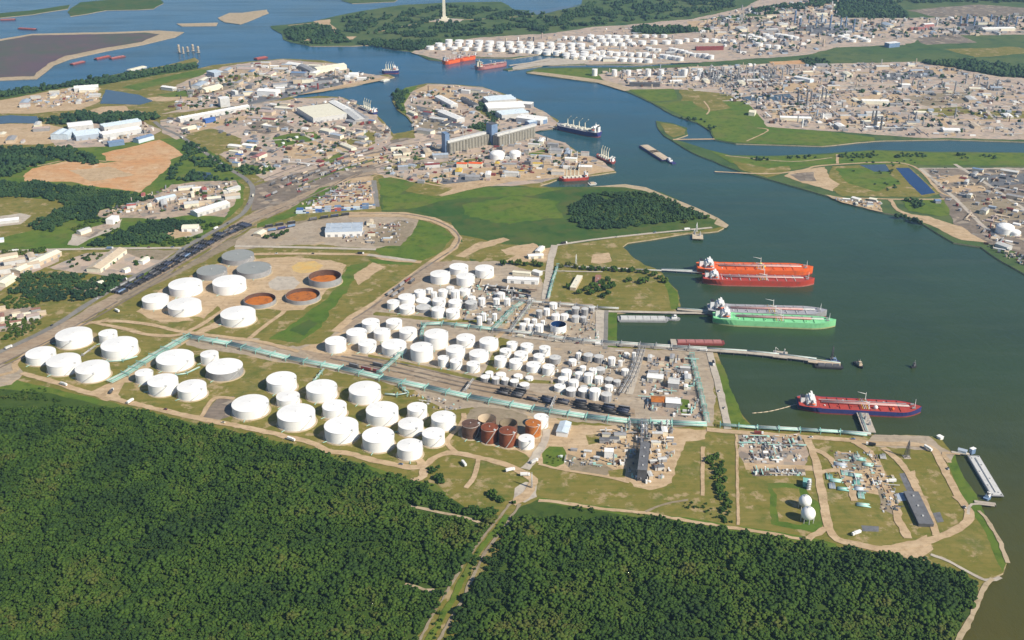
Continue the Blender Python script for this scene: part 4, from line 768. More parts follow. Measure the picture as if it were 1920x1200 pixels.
def tug(label, a, b, beam=8, hull='black', house='white', name='tugboat'):
    p, L, rz = heading(a, b); t = thing(name, label, 'tugboat', (p[0], p[1], 0), rz); mb = MB(); h = beam/2
    o = [(0, -h*.8), (L*.6, -h), (L*.85, -h*.7), (L, 0), (L*.85, h*.7), (L*.6, h), (0, h*.8)]; n = len(o)
    mb.add([(x, y, -.8) for x, y in o]+[(x*1.02, y*1.08, 2.2+(.8 if x > L*.7 else 0)) for x, y in o], [(i, (i+1) % n, n+(i+1) % n, n+i) for i in range(n)]+[list(range(n, 2*n))], hull); mb.build('hull', t)
    mb = MB(); mb.box(L*.55, 0, 2.3, L*.42, beam*.66, 2.6, house); mb.box(L*.6, 0, 4.9, L*.2, beam*.5, 2.4, house); w_ = mb.build('wheelhouse', t); mb = MB(); mb.box(L*.6, 0, 5.9, L*.2+.1, beam*.5+.1, .9, 'glass'); mb.build('window', w_)
    mb = MB(); mb.cyl(L*.38, 0, 4.8, 8, .7, 'dark_grey', 10); mb.build('funnel', t); mb = MB(); mb.cyl(L*.6, 0, 7.3, 11, .15, 'light_grey', 6); mb.build('mast', t)
barge('long covered barge with pale top moored at the inner quay', (1158, 600), (1252, 601), 15, 3, 'mid_grey', 'light_grey', 'light_grey'); tug('white towboat at the end of the pale covered barge', (1251, 599), (1275, 600), 9, 'mid_grey', 'white', 'towboat')
barge('pinkish red barge at the small dock in the inner basin', (1264, 644), (1358, 645), 11, 3, 'maroon', 'dull_red', 'pink_red')
barge('grey tank barge lying along the far corner dock', (1870, 935), (1824, 858), 13, 3, 'mid_grey', 'light_grey', None)
barge('dark loaded barge lashed to the end of the long pier', (1527, 687), (1580, 690), 12, 2.5, 'black', 'dark_grey', 'dark_grey'); tug('dark tugboat with tall mast beside the end of the long pier', (1548, 679), (1575, 682), 10, 'navy', 'steel_blue'); tug('small tugboat adrift on the open water off the long pier', (1603, 680), (1617, 692), 7, 'black', 'tan')
tug('white workboat tied up beside the corner dock barge', (1847, 938), (1855, 931), 6, 'steel_blue', 'white', 'workboat'); tug('tiny workboat by itself far out on the open water', (1708, 690), (1718, 688), 4, 'black', 'dark_grey', 'workboat')
for k, (a, b, c) in enumerate((((1206, 275), (1232, 291), 'front'), ((1222, 285), (1250, 303), 'rear'))): barge(f'tan loaded barge, {c} one of the tow in mid channel', a, b, 22, 3.5, 'navy', 'tan', 'tan')
tug('white towboat pushing the loaded barges in mid channel', (1264, 308), (1248, 299), 11, 'navy', 'white', 'towboat')
for k, (a, b, c, n_) in enumerate((((133, 122), (158, 116), 'pink_red', 'third'), ((178, 112), (206, 106), 'dull_red', 'second'), ((206, 111), (234, 106), 'pink_red', 'first'), ((0, 38), (30, 37), 'pink_red', 'first'), ((35, 54), (68, 56), 'dull_red', 'second'))):
    barge(f'red barge moored in the far lagoon, {n_} of the string ' + ('by the mud island' if k < 3 else 'beyond the mud island'), a, b, 14, 2.5, 'maroon', c, c)
barge('pale barge on the near side of the far lagoon', (240, 134), (272, 126), 18, 3, 'light_grey', 'cream', 'cream'); barge('pale low barge beside the green peninsula', (1103, 346), (1118, 345), 12, 2, 'light_grey', 'tan', 'tan')
barge('reddish barge moored off the port headland', (478, 112), (500, 108), 18, 3, 'maroon', 'dull_red', 'dull_red'); barge('white-topped barge by the grey pier', (728, 150), (715, 154), 14, 3, 'light_grey', 'cream', 'cream')
# ------------------------------------------------------------------ piers
def pier(label, s, width, deckz, mat, posts=14, pipes=0, name='pier', rail=True):
    pts = [P(*q, 0) for q in px(s)]; t = thing(name, label, 'pier', (pts[0][0], pts[0][1], 0)); o = pts[0]; L_ = lambda p: (p[0]-o[0], p[1]-o[1])
    mb = MB()
    for a, b in zip(pts, pts[1:]): a, b = L_(a), L_(b); mb.beam((*a, deckz-.8), (*b, deckz-.8), width, .8, mat)
    mb.build('deck', t)
    for a, b in zip(pts, pts[1:]):
        d = math.dist(a, b); k = max(1, int(d/posts)); nx, ny = -(b[1]-a[1])/d, (b[0]-a[0])/d
        for i in range(k+1):
            x, y = a[0]+(b[0]-a[0])*i/k-o[0], a[1]+(b[1]-a[1])*i/k-o[1]; mb = MB()
            for sg in (-.42, .42): mb.cyl(x+nx*width*sg, y+ny*width*sg, -2, deckz-.82, .45, 'dark_grey', 6)
            mb.build('pile_bent', t)
    for i in range(pipes):
        mb = MB(); f = (i-(pipes-1)/2)*.9+width*.22
        for a, b in zip(pts, pts[1:]):
            d = math.dist(a, b); nx, ny = -(b[1]-a[1])/d*f, (b[0]-a[0])/d*f; a, b = L_(a), L_(b); mb.tube((a[0]+nx, a[1]+ny, deckz+.6), (b[0]+nx, b[1]+ny, deckz+.6), .35, ('light_grey', 'turquoise', 'mid_grey')[i % 3])
        mb.build('pipe', t)
    return t
pier('narrow jetty leading to the orange and red tankers', '1240,509 1325,514', 7, 4, 'light_grey', 18, 3); pier('pale jetty leading to the green tanker', '1270,583 1348,590', 8, 4, 'concrete', 18, 3)
pier('long concrete pier with pipes reaching out past the inner basin', '1326,660 1400,665 1460,671 1530,680', 11, 4.5, 'concrete', 16, 4); pier('square loading platform half way along the long pier', '1449,668 1476,671', 20, 4.2, 'concrete', 10, 0, 'loading_platform')
pier('loading platform where the long pier ends', '1515,680 1575,688', 12, 4.2, 'tan', 12, 2, 'loading_platform'); pier('short jetty carrying pipes out to the navy and red tanker', '1630,816 1616,780', 14, 4.5, 'concrete', 10, 4); pier('small dock platform beside the pinkish red barge', '1265,657 1262,640', 8, 3.5, 'concrete', 8)
pier('short grey pier at the lower end of the corner barge', '1826,944 1866,949', 4, 3, 'concrete', 10); pier('short jetty with hut at the upper end of the corner barge', '1783,851 1817,855', 4, 3, 'concrete', 9); pier('square dock platform off the point of the green peninsula', '1298,447 1318,448', 22, 4, 'tan', 9)
pier('pale pipe quay along the water beside the navy tanker', '1400,806 1500,811 1580,816 1632,820', 4, 4.6, 'concrete', 18, 4, 'quay'); pier('pier with a crossing deck by the bulk carrier', '1030,240 1060,244', 12, 4, 'concrete', 12); pier('low quay along the far slip', '955,125 1030,115', 10, 4, 'concrete', 20)
# ------------------------------------------------------------------ pipe racks
def rack(label, s, width, n, mats, h=4.0, step=24, name='pipe_rack'):
    pts = [P(*q) for q in px(s)]; o = pts[0]; t = thing(name, label, 'pipe rack', (o[0], o[1], 2.2)); lv = lambda p: (p[0]-o[0], p[1]-o[1])
    for i in range(n):
        f = ((i+.5)/n-.5)*width; mb = MB(); r = .24+.11*((i*7) % 3); q = []
        for k, p in enumerate(pts):
            a, b = pts[max(0, k-1)], pts[min(len(pts)-1, k+1)]; d = math.dist(a, b); q.append((p[0]-(b[1]-a[1])/d*f-o[0], p[1]+(b[0]-a[0])/d*f-o[1], h+r))
        for a, b in zip(q, q[1:]): mb.tube(a, b, r, mats[i % len(mats)], 6)
        mb.build('pipe', t)
    k_ = 0; fm = 'teal' if 'turquoise' in mats[:2] else 'mid_grey'
    for a, b in zip(pts, pts[1:]):
        d = math.dist(a, b); k = max(1, int(d/step)); nx, ny = -(b[1]-a[1])/d*width/2, (b[0]-a[0])/d*width/2
        for i in range(k):
            x, y = lv((a[0]+(b[0]-a[0])*i/k, a[1]+(b[1]-a[1])*i/k)); k_ += 1
            if k_ > 90: continue
            mb = MB(); mb.beam((x-nx*1.08, y-ny*1.08, h-.5), (x+nx*1.08, y+ny*1.08, h-.5), .5, .48, mats[0]); mb.beam((x-nx*1.12, y-ny*1.12, h+2.1), (x+nx*1.12, y+ny*1.12, h+2.1), .9, .5, fm)
            for sg in (-1, 1): mb.box(x+nx*sg*1.06, y+ny*sg*1.06, -.4, .55, .55, h+2.5, fm)
            mb.build('support_frame', t)
    return t
TQ = ['turquoise', 'turquoise', 'light_grey', 'turquoise', 'teal', 'turquoise']; GR_ = ['light_grey', 'mid_grey', 'light_grey', 'turquoise', 'mid_grey']
rack('turquoise pipe rack along the railway sidings, the longest one', '352,634 430,648 540,675 640,694 715,712 800,730 880,748 1000,770 1100,785 1180,794 1260,797 1325,800', 11, 9, TQ, 3.2, 22)
rack('turquoise pipe rack slanting down between the two white tank blocks', '352,634 310,658 265,685 235,705 205,720', 14, 8, TQ, 3, 16); rack('turquoise pipe bridge crossing the sidings to the tall white tanks', '712,708 738,685 762,662', 7, 5, TQ, 7, 14, 'pipe_bridge')
rack('turquoise pipe rack behind the row of mid terminal tanks', '790,612 830,610 880,616 925,621', 8, 6, TQ, 3.2, 16); rack('pale green pipe lane between the two small tank yards', '925,621 945,600 965,580 980,570', 9, 5, TQ, 3, 16)
rack('grey pipe rack edging the dock road', '925,623 1000,630 1060,640 1130,646 1200,651 1260,655 1325,659', 9, 6, GR_, 4, 20); rack('grey pipe rack in front of the dockside grass', '960,566 1020,572 1080,577 1120,581 1160,583', 7, 5, GR_, 4, 18); rack('turquoise pipe rack beside the straight lane to the white shed', '1046,500 1036,530 1028,562', 4, 4, TQ, 3, 16)
rack('turquoise pipe rack stepping down beside the grass bank', '1297,668 1303,695 1308,715 1313,735 1320,765 1327,797', 6, 5, TQ, 3, 14); rack('grey pipe rack between the chemical block and the sheds', '1203,658 1193,690 1183,715 1165,745', 9, 6, ['mid_grey', 'light_grey', 'dark_grey'], 6, 12); rack('grey lane of pipes through the small tanks behind dock road', '1000,565 985,585 968,608 955,628', 6, 4, GR_, 3.5, 14)
rack('pale turquoise pipe rack ending at the navy tanker jetty', '1350,800 1420,806 1500,810 1575,814 1625,820', 6, 5, TQ, 3, 18); rack('dark pipe rack running up from the slate cooling block', '1207,850 1208,825 1207,795', 8, 6, ['dark_grey', 'steel_blue', 'mid_grey'], 7, 8)
rack('pale grey pipe line along the jetty approach trees', '1048,501 1110,504 1180,507 1240,510', 4, 3, GR_, 2, 18); rack('grey pipe bridge over the sidings by the low tank line', '872,740 888,718', 3, 3, GR_, 6, 14, 'pipe_bridge'); rack('grey pipe bridge over the dark train of the sidings', '1032,775 1042,752', 3, 3, GR_, 7, 14, 'pipe_bridge')
rack('short turquoise pipe spur to the second large tank', '590,718 608,695', 3, 3, TQ, 3, 10); rack('turquoise pipe spur looping by the sidings', '750,726 765,740 745,744 722,742', 4, 4, TQ, 2.6, 10); rack('turquoise pipe spur behind the tall tanks', '790,640 792,622 800,610', 4, 4, TQ, 4, 8)
rack('thin turquoise pipe line in the block by the railway bend', '192,680 230,678 258,670', 3, 3, TQ, 1.2, 14); rack('thin grey pipe line crossing between the railway bend tanks', '155,668 180,650', 3, 3, GR_, 1.2, 12); rack('thin turquoise pipe line between tanks behind the dirt road', '330,705 350,702 375,690', 3, 3, TQ, 1.2, 12)
mb = MB(); pts = smooth_path([P(*q, 0) for q in px('1410,775 1440,772 1470,765 1494,758')], 6)
for a, b in zip(pts, pts[1:]): mb.tube((*a, .2), (*b, .2), .55, 'tan')
tag(mb.build('floating_boom'), 'thin tan floating boom trailing from the stern of the navy tanker', 'boom')
# ------------------------------------------------------------------ buildings
def bld(a, b, wid, h, roof, wall, label, name='warehouse', cat='warehouse', gable=True, z=2.0, doors=0, bays=1):
    """a long building whose centre line runs between photo points a and b"""
    p, q = P(*a), P(*b); L = math.dist(p, q); rz = math.atan2(q[1]-p[1], q[0]-p[0])
    t = thing(name, label, cat, ((p[0]+q[0])/2, (p[1]+q[1])/2, z), rz); mb = MB(); mb.box(0, 0, -.5, L, wid, h+.5, wall); wl = mb.build('wall', t)
    for k in range(bays):
        w_ = wid/bays; yc = -wid/2+w_*(k+.5); mb = MB(); e = .5; rh = min(w_*.14, 4) if gable else .5
        if gable:
            V = [(x, y+yc, zz) for x in (-L/2-e, L/2+e) for y, zz in ((-w_/2-e*(bays == 1), h+.05), (0, h+rh), (w_/2+e*(bays == 1), h+.05))]
            mb.add(V, [(0, 3, 4, 1), (1, 4, 5, 2), (0, 1, 2), (5, 4, 3), (0, 2, 5, 3)], roof)
        else: mb.box(0, yc, h+.02, L+.4, w_+.4, rh, roof)
        rf = mb.build('roof', t)
        if L > 40:
            mb = MB()
            for i in range(int(L/18)): mb.box(-L/2+18*(i+.5), yc, h+rh-.1, 1.6, 1.6, 1.1, 'light_grey')
            mb.build('roof_vent', rf)
    sg = -1 if math.cos(rz) > 0 else 1
    for i in range(doors): mb = MB(); mb.box(-L/2+L*(i+.5)/doors, sg*(wid/2+.05), 0, min(5, L/doors*.6), .16, min(4.5, h*.75), 'mid_grey'); mb.build('door', t)
    return t
bld((1053, 819), (1061, 799), 13, 6, 'pale_blue', 'white', 'blue-grey roofed shed beside the orange rusty tank', doors=3); bld((1221, 756), (1246, 757), 15, 6, 'rust_orange', 'mid_grey', 'orange-rusty roofed shed joined to a white one'); bld((1248, 759), (1275, 761), 14, 7, 'white', 'mid_grey', 'white-roofed shed at the end of the orange-rusty roofed shed')
bld((1214, 711), (1243, 714), 13, 6, 'white', 'cream', 'white-roofed shed among pipework by the dock road', doors=2); bld((1253, 722), (1273, 724), 16, 7, 'light_grey', 'mid_grey', 'grey workshop beside the grass bank'); bld((1203, 902), (1209, 850), 10, 14, 'slate', 'dark_grey', 'tall slate-roofed cooling block with dark sides in the process yard', 'cooling_block', 'cooling tower', False)
bld((1133, 855), (1150, 856), 8, 8, 'white', 'white', 'small white block building by the process yard', 'office_block', 'building', False); bld((952, 528), (1010, 531), 13, 7, 'white', 'white', 'bright white shed before the dark pipe lane', doors=3); bld((962, 514), (995, 517), 8, 5, 'cream', 'cream', 'small cream shed behind the bright white shed'); bld((1001, 513), (1014, 517), 9, 6, 'white', 'light_grey', 'short white shed at the end of the bright white shed')
bld((990, 484), (1018, 482), 11, 5, 'white', 'cream', 'white L-shaped shed by the lane, front wing', doors=2); bld((1008, 476), (1017, 467), 9, 5, 'white', 'cream', 'white L-shaped shed by the lane, rear wing')
bld((1074, 545), (1087, 522), 9, 5, 'cream', 'tan', 'pale derelict building on the dockside grass', 'outbuilding', 'building', False); bld((1120, 540), (1122, 520), 9, 4, 'brick', 'tan', 'red-brown derelict building on the dockside grass', 'outbuilding', 'building', False)
bld((1707, 927), (1736, 988), 15, 3.5, 'slate', 'dark_grey', 'long black-roofed shed in the corner yard', 'storage_shed', 'shed', False)
bld((1505, 908), (1520, 910), 10, 5, 'teal', 'teal', 'teal pump deck behind the two white spheres', 'pump_house', 'building', False); bld((1796, 847), (1812, 851), 5, 4, 'blue_grey', 'white', 'blue-grey hut on the corner jetty', 'hut', 'hut'); bld((1759, 820), (1766, 824), 5, 3, 'white', 'white', 'white hut on the seawall corner', 'hut', 'hut'); bld((1820, 848), (1825, 851), 6, 6, 'white', 'steel_blue', 'white mooring hut at the head of the corner barge', 'hut', 'hut', False)
bld((612, 436), (680, 434), 48, 9, 'blue_grey', 'white', 'silver-roofed hangar inside the rail loop', doors=5, bays=2); bld((482, 444), (494, 437), 16, 5, 'cream', 'tan', 'tan hut near the dark train')
# left
bld((364, 405), (425, 386), 22, 8, 'white', 'light_grey', 'long white warehouse on the bend of the highway', doors=5); bld((293, 380), (328, 372), 14, 7, 'pale_blue', 'light_grey', 'pale blue warehouse in the sandy yard by the highway bend'); bld((425, 362), (448, 355), 12, 7, 'light_grey', 'light_grey', 'grey warehouse directly under the highway curve')
bld((343, 431), (372, 430), 22, 6, 'cream', 'white', 'cream shed on the grass before the train', doors=2); bld((176, 511), (226, 474), 24, 7, 'tan', 'cream', 'long tan-roofed warehouse amid grey parking', doors=4); bld((30, 514), (108, 478), 20, 7, 'cream', 'tan', 'long cream-roofed warehouse by the straight road', doors=6)
bld((0, 538), (22, 524), 20, 6, 'cream', 'cream', 'short cream warehouse below the long cream one'); bld((264, 496), (277, 488), 9, 6, 'cream', 'white', 'tiny cream office on the lawn by the highway', 'office', 'building'); bld((232, 512), (242, 508), 8, 6, 'cream', 'white', 'cream office at the corner of the grey parking', 'office', 'building'); bld((184, 535), (193, 532), 8, 5, 'cream', 'white', 'little cream office in the clearing', 'office', 'building')
bld((206, 421), (218, 413), 14, 9, 'white', 'white', 'white block building above the wood', 'office', 'building', False); bld((148, 440), (168, 433), 12, 6, 'light_grey', 'cream', 'grey-roofed shed at the edge of the wood'); bld((0, 418), (36, 414), 16, 5, 'white', 'light_grey', 'white shed cluster on the light green meadow'); bld((0, 453), (8, 452), 12, 5, 'pale_blue', 'white', 'pale blue shed at the meadow edge')
# port
bld((128, 243), (174, 238), 44, 11, 'white', 'light_grey', 'white-roofed mill hall before the second pair of halls', doors=2); bld((112, 262), (128, 252), 40, 12, 'pale_blue', 'pale_blue', 'pale blue mill hall with sloping end', bays=2); bld((140, 260), (188, 254), 50, 11, 'pale_blue', 'blue_grey', 'wide blue-grey mill hall', bays=3, doors=3); bld((192, 245), (262, 234), 34, 12, 'pale_blue', 'light_grey', 'long pale blue mill hall, rear of the pair', bays=2)
bld((190, 260), (262, 248), 30, 12, 'white', 'light_grey', 'long white mill hall, front of the pair', bays=2); bld((203, 274), (232, 270), 18, 9, 'steel_blue', 'steel_blue', 'dark blue shed in front of the mill halls, lower one'); bld((255, 268), (284, 260), 20, 9, 'steel_blue', 'pale_blue', 'dark blue shed in front of the mill halls, upper one')
bld((335, 229), (465, 205), 20, 10, 'white', 'light_grey', 'very long white shed facing the square meadow', doors=8); bld((412, 200), (430, 198), 24, 22, 'white', 'light_grey', 'tall white block behind the very long shed', 'silo_block', 'building', False); bld((340, 246), (366, 240), 12, 6, 'cream', 'cream', 'low cream shed at the edge of the square meadow'); bld((383, 231), (402, 227), 14, 9, 'blue', 'blue', 'bright blue shed below the very long shed')
bld((572, 221), (634, 213), 118, 13, 'cream', 'light_grey', 'huge cream flat-roofed warehouse at the basin', gable=False, doors=6); bld((624, 197), (651, 212), 22, 10, 'white', 'mid_grey', 'white transit shed by the basin, upper end of the quay'); bld((652, 213), (676, 232), 24, 10, 'light_grey', 'mid_grey', 'grey transit shed by the basin, lower end of the quay')
bld((645, 203), (688, 227), 12, 8, 'mid_grey', 'mid_grey', 'dark grey quayside shed along the narrow basin'); bld((642, 273), (664, 282), 14, 5, 'cream', 'cream', 'narrow cream shed at the rail fan'); bld((487, 178), (522, 180), 30, 14, 'white', 'white', 'white mill building in the dark port yard, low wing'); bld((438, 182), (444, 181), 22, 16, 'white', 'light_grey', 'small white tower block in the dark port yard', 'office', 'building', False)
bld((590, 136), (645, 128), 34, 12, 'cream', 'cream', 'cream warehouse on the port headland'); bld((566, 128), (588, 139), 20, 11, 'mid_grey', 'mid_grey', 'dark shed beside the cream headland warehouse'); bld((542, 124), (562, 127), 26, 10, 'white', 'light_grey', 'white shed behind the headland warehouse'); bld((655, 144), (672, 144), 26, 9, 'white', 'white', 'white shed on the long grey pier')
bld((306, 167), (328, 170), 16, 8, 'white', 'light_grey', 'white shed at the oval yard'); bld((380, 173), (412, 165), 26, 8, 'cream', 'cream', 'cream shed along the oval yard'); bld((395, 143), (412, 140), 40, 12, 'pale_blue', 'blue_grey', 'blue shed on the port headland', gable=False); bld((140, 170), (185, 167), 34, 9, 'white', 'light_grey', 'white warehouse in the sandy yard by the lagoon')
bld((822, 187), (852, 203), 20, 10, 'white', 'light_grey', 'white shed on the island, upper of the two'); bld((828, 215), (864, 230), 22, 10, 'white', 'light_grey', 'white shed on the island, lower of the two'); bld((768, 213), (780, 218), 10, 7, 'cream', 'cream', 'little cream shed on the island shore'); bld((868, 188), (893, 202), 14, 8, 'dark_grey', 'mid_grey', 'dark shed along the island road')
bld((910, 194), (962, 190), 50, 12, 'pale_blue', 'light_grey', 'wide pale blue hall on the island, rear', bays=3); bld((912, 207), (980, 204), 60, 12, 'white', 'light_grey', 'wide white hall on the island, middle', bays=4); bld((935, 221), (985, 216), 44, 12, 'pale_blue', 'light_grey', 'pale blue hall on the island, front', bays=3); bld((972, 199), (998, 201), 26, 10, 'white', 'mid_grey', 'white shed at the island water edge')
bld((975, 226), (1020, 232), 40, 12, 'white', 'light_grey', 'white shed at the neck before the bulk carrier', bays=2); bld((988, 236), (1022, 230), 18, 10, 'pale_blue', 'steel_blue', 'blue-fronted shed before the bulk carrier')
# right bank
bld((1870, 462), (1892, 470), 14, 7, 'light_grey', 'light_grey', 'grey shed at the far bank landing'); bld((1598, 374), (1612, 378), 9, 5, 'white', 'cream', 'white hut in the strip along the far bank', 'hut', 'hut'); bld((1630, 376), (1643, 378), 10, 5, 'cream', 'mid_grey', 'cream hut in the strip along the far bank', 'hut', 'hut'); bld((1752, 380), (1762, 380), 12, 5, 'steel_blue', 'mid_grey', 'dark blue hut below the deep blue pond', 'hut', 'hut')
bld((1180, 161), (1236, 162), 16, 9, 'dark_grey', 'dark_grey', 'long dark shed along the far green meadow'); bld((1304, 94), (1355, 93), 20, 9, 'maroon', 'maroon', 'long maroon roof in the far tank farm'); bld((1405, 215), (1416, 216), 24, 9, 'cream', 'cream', 'cream shed at the edge of the far pasture'); bld((1462, 224), (1520, 226), 18, 7, 'white', 'cream', 'long white shed above the far pasture')
bld((1662, 89), (1682, 87), 22, 14, 'white', 'steel_blue', 'pale block with blue side in the far fields', 'silo_block', 'building', False); bld((1840, 58), (1900, 57), 24, 9, 'white', 'cream', 'long white shed in the hazy plant on the plain'); bld((1730, 50), (1748, 49), 20, 9, 'white', 'pink_red', 'white shed by the red roof on the plain'); bld((1706, 56), (1740, 55), 14, 7, 'pink_red', 'pink_red', 'red roof beside the white shed on the plain')
bld((1615, 194), (1665, 195), 20, 9, 'white', 'cream', 'long white row of sheds in the middle of the far plant', bays=2); bld((1690, 164), (1706, 165), 18, 9, 'white', 'white', 'white shed beside the dark stack of the far plant'); bld((1492, 149), (1522, 155), 18, 9, 'white', 'pale_blue', 'white shed among the far process towers')
# many small sheds of the yards, one object each
def sheds(s, n, ang, place, end, cols, seed, size=(14, 40), h=(5, 9), name='shed'):
    r = random.Random(seed); poly = [P(*q) for q in px(s)]; xs = [p[0] for p in poly]; ys = [p[1] for p in poly]; got = []; tries = 0
    while len(got) < n and tries < 4000:
        tries += 1; x, y = r.uniform(min(xs), max(xs)), r.uniform(min(ys), max(ys)); L = r.uniform(*size)
        if inpoly(np.array([(x, y)]), poly)[0] and all(math.dist((x, y), g[:2]) > (L+g[2])*.5 for g in got): got.append((x, y, L, r.choice(cols)))
    seen = {}
    for x, y, L, c in sorted(got):
        k = seen.get(c, 0); seen[c] = k+1; cn = c.replace('_', ' '); rz = R(ang)+(math.pi/2 if r.random() < .3 else 0)+r.uniform(-.05, .05); w_ = L*r.uniform(.35, .65); hh = r.uniform(*h)
        t = thing(name, f'{ORD[k]} {cn} {name.replace("_", " ")} from the {end} {place}', name.replace('_', ' '), (x, y, 2), rz); mb = MB(); mb.box(0, 0, 0, L, w_, hh, r.choice(['light_grey', 'tan', 'mid_grey', 'cream'])); mb.build('wall', t)
        mb = MB(); rh = w_*.12; V = [(xx, yy, zz) for xx in (-L/2-.4, L/2+.4) for yy, zz in ((-w_/2-.4, hh+.03), (0, hh+rh), (w_/2+.4, hh+.03))]; mb.add(V, [(0, 3, 4, 1), (1, 4, 5, 2), (0, 1, 2), (5, 4, 3), (0, 2, 5, 3)], c); mb.build('roof', t)
CA = ['white', 'light_grey', 'tan', 'mid_grey', 'cream', 'blue_grey', 'pinkish']
sheds('180,400 320,350 440,340 440,376 350,395 200,406', 14, 20, 'in the sandy yard under the highway curve', 'wood', ['cream', 'tan', 'white', 'dull_red', 'light_grey'], 1, (12, 30)); sheds('5,482 105,474 40,516 0,520', 6, 30, 'behind the long cream warehouse', 'road', ['pinkish', 'tan', 'light_grey'], 2, (14, 34)); sheds('0,580 58,576 82,590 40,614 0,622', 11, 25, 'in the housing by the highway', 'road', ['pinkish', 'tan', 'cream', 'brick'], 3, (10, 20), (4, 6), 'house')
sheds('15,195 145,166 186,168 180,188 60,208', 8, 10, 'in the sandy lagoon yard', 'wood', CA, 4, (16, 44)); sheds('0,250 60,236 120,242 90,266 0,272', 5, 10, 'in the tan yard by the mill halls', 'pond', CA, 5, (16, 40)); sheds('345,165 470,120 620,122 640,132 540,150 420,165', 18, -8, 'on the port headland', 'lagoon', CA+['steel_blue'], 6, (18, 55), (6, 12)); sheds('420,175 560,155 700,145 640,158 520,180 430,192', 15, 15, 'in the dark port yard', 'meadow', ['steel_blue', 'mid_grey', 'dark_grey', 'white', 'blue_grey'], 7, (20, 55), (6, 12))
sheds('460,210 550,190 560,230 520,245 480,250', 11, -20, 'beyond the square meadow by the cream warehouse', 'meadow', CA+['maroon'], 8, (16, 40)); sheds('410,285 480,265 500,300 440,312', 10, -20, 'in the yard of bright blue and red roofs', 'highway', ['blue', 'pink_red', 'cream', 'steel_blue', 'white'], 9, (14, 32)); sheds('600,240 700,225 730,262 680,280 610,265', 11, -35, 'by the basin quay', 'warehouse', CA+['pink_red', 'steel_blue'], 10, (14, 34))
sheds('775,215 820,205 870,235 880,250 800,255', 8, -30, 'on the island yard', 'shore', ['mid_grey', 'dark_grey', 'maroon', 'light_grey'], 11, (18, 44)); sheds('860,168 930,175 925,185 880,183', 4, -20, 'on the island point', 'shore', ['mid_grey', 'maroon', 'white'], 12, (18, 40)); sheds('740,275 830,270 830,325 740,330', 8, 12, 'near the rail fan', 'loop', CA+['maroon'], 13, (14, 34)); sheds('1000,262 1060,272 1110,298 1050,310 990,300', 10, -12, 'by the elevator wharf', 'elevator', CA, 14, (12, 32))
sheds('850,308 1000,312 1130,312 1080,326 860,342', 12, -5, 'on the sandy spit', 'elevator', ['tan', 'light_grey', 'white', 'orange_paint', 'yellow', 'mid_grey'], 15, (10, 30)); sheds('1000,100 1020,90 1320,98 1310,114 1100,117', 11, 0, 'in the far tank farm', 'slip', ['light_grey', 'tan', 'mid_grey'], 16, (20, 50)); sheds('1160,136 1430,122 1440,160 1180,160', 16, 5, 'in the plant behind the far beach', 'beach', CA, 17, (14, 42), (4, 8)); sheds('1440,125 1700,120 1780,140 1780,200 1500,200', 20, 5, 'in the middle of the far plant', 'beach', CA, 18, (14, 42), (4, 8))
sheds('1640,170 1900,152 1920,250 1700,252', 20, -5, 'at the plain end of the far plant', 'river', CA, 19, (14, 42), (4, 8)); sheds('1440,212 1640,205 1660,244 1560,242', 11, 4, 'along the far canal', 'river', CA, 20, (16, 40)); sheds('1310,50 1440,20 1560,25 1560,60 1340,66', 18, 8, 'in the upper plain works', 'river', CA, 21, (18, 50), (5, 10)); sheds('1560,45 1860,45 1860,64 1600,70', 12, 3, 'on the hazy plain', 'river', CA, 22, (18, 50), (5, 10))
sheds('1740,325 1900,320 1915,420 1830,420', 8, -35, 'in the brown yard of the far bank', 'pond', ['light_grey', 'mid_grey', 'steel_blue', 'dark_grey'], 23, (12, 36)); sheds('1560,370 1650,380 1650,393 1600,384', 4, -10, 'along the far bank strip', 'river', CA, 24, (7, 14), (3, 5)); sheds('620,425 760,415 745,455 650,458', 6, 0, 'inside the rail loop', 'train', ['tan', 'rust', 'light_grey', 'pale_blue'], 25, (8, 20), (3, 6)); sheds('1215,672 1290,676 1305,740 1225,745', 10, -10, 'in the workshop yard by the grass bank', 'chemical block', ['white', 'light_grey', 'tan', 'mid_grey'], 26, (6, 14), (3, 6))
sheds('1130,812 1180,812 1175,830 1130,835', 4, -3, 'in the process yard corner', 'shed', ['mid_grey', 'slate', 'light_grey'], 27, (8, 14), (4, 7), 'equipment_skid'); sheds('1222,810 1268,812 1262,835 1225,835', 4, 0, 'above the cooling block', 'rack', ['light_grey', 'mid_grey', 'white'], 28, (6, 14), (3, 6), 'equipment_skid'); sheds('1218,852 1246,850 1248,885 1218,896', 4, 8, 'beside the cooling block', 'block', ['mid_grey', 'slate', 'light_grey'], 29, (6, 11), (3, 6), 'equipment_skid'); sheds('1068,842 1110,850 1120,862 1080,858', 4, -10, 'on the soil patch', 'bush', ['light_grey', 'mid_grey'], 30, (5, 9), (2, 4), 'equipment_skid')
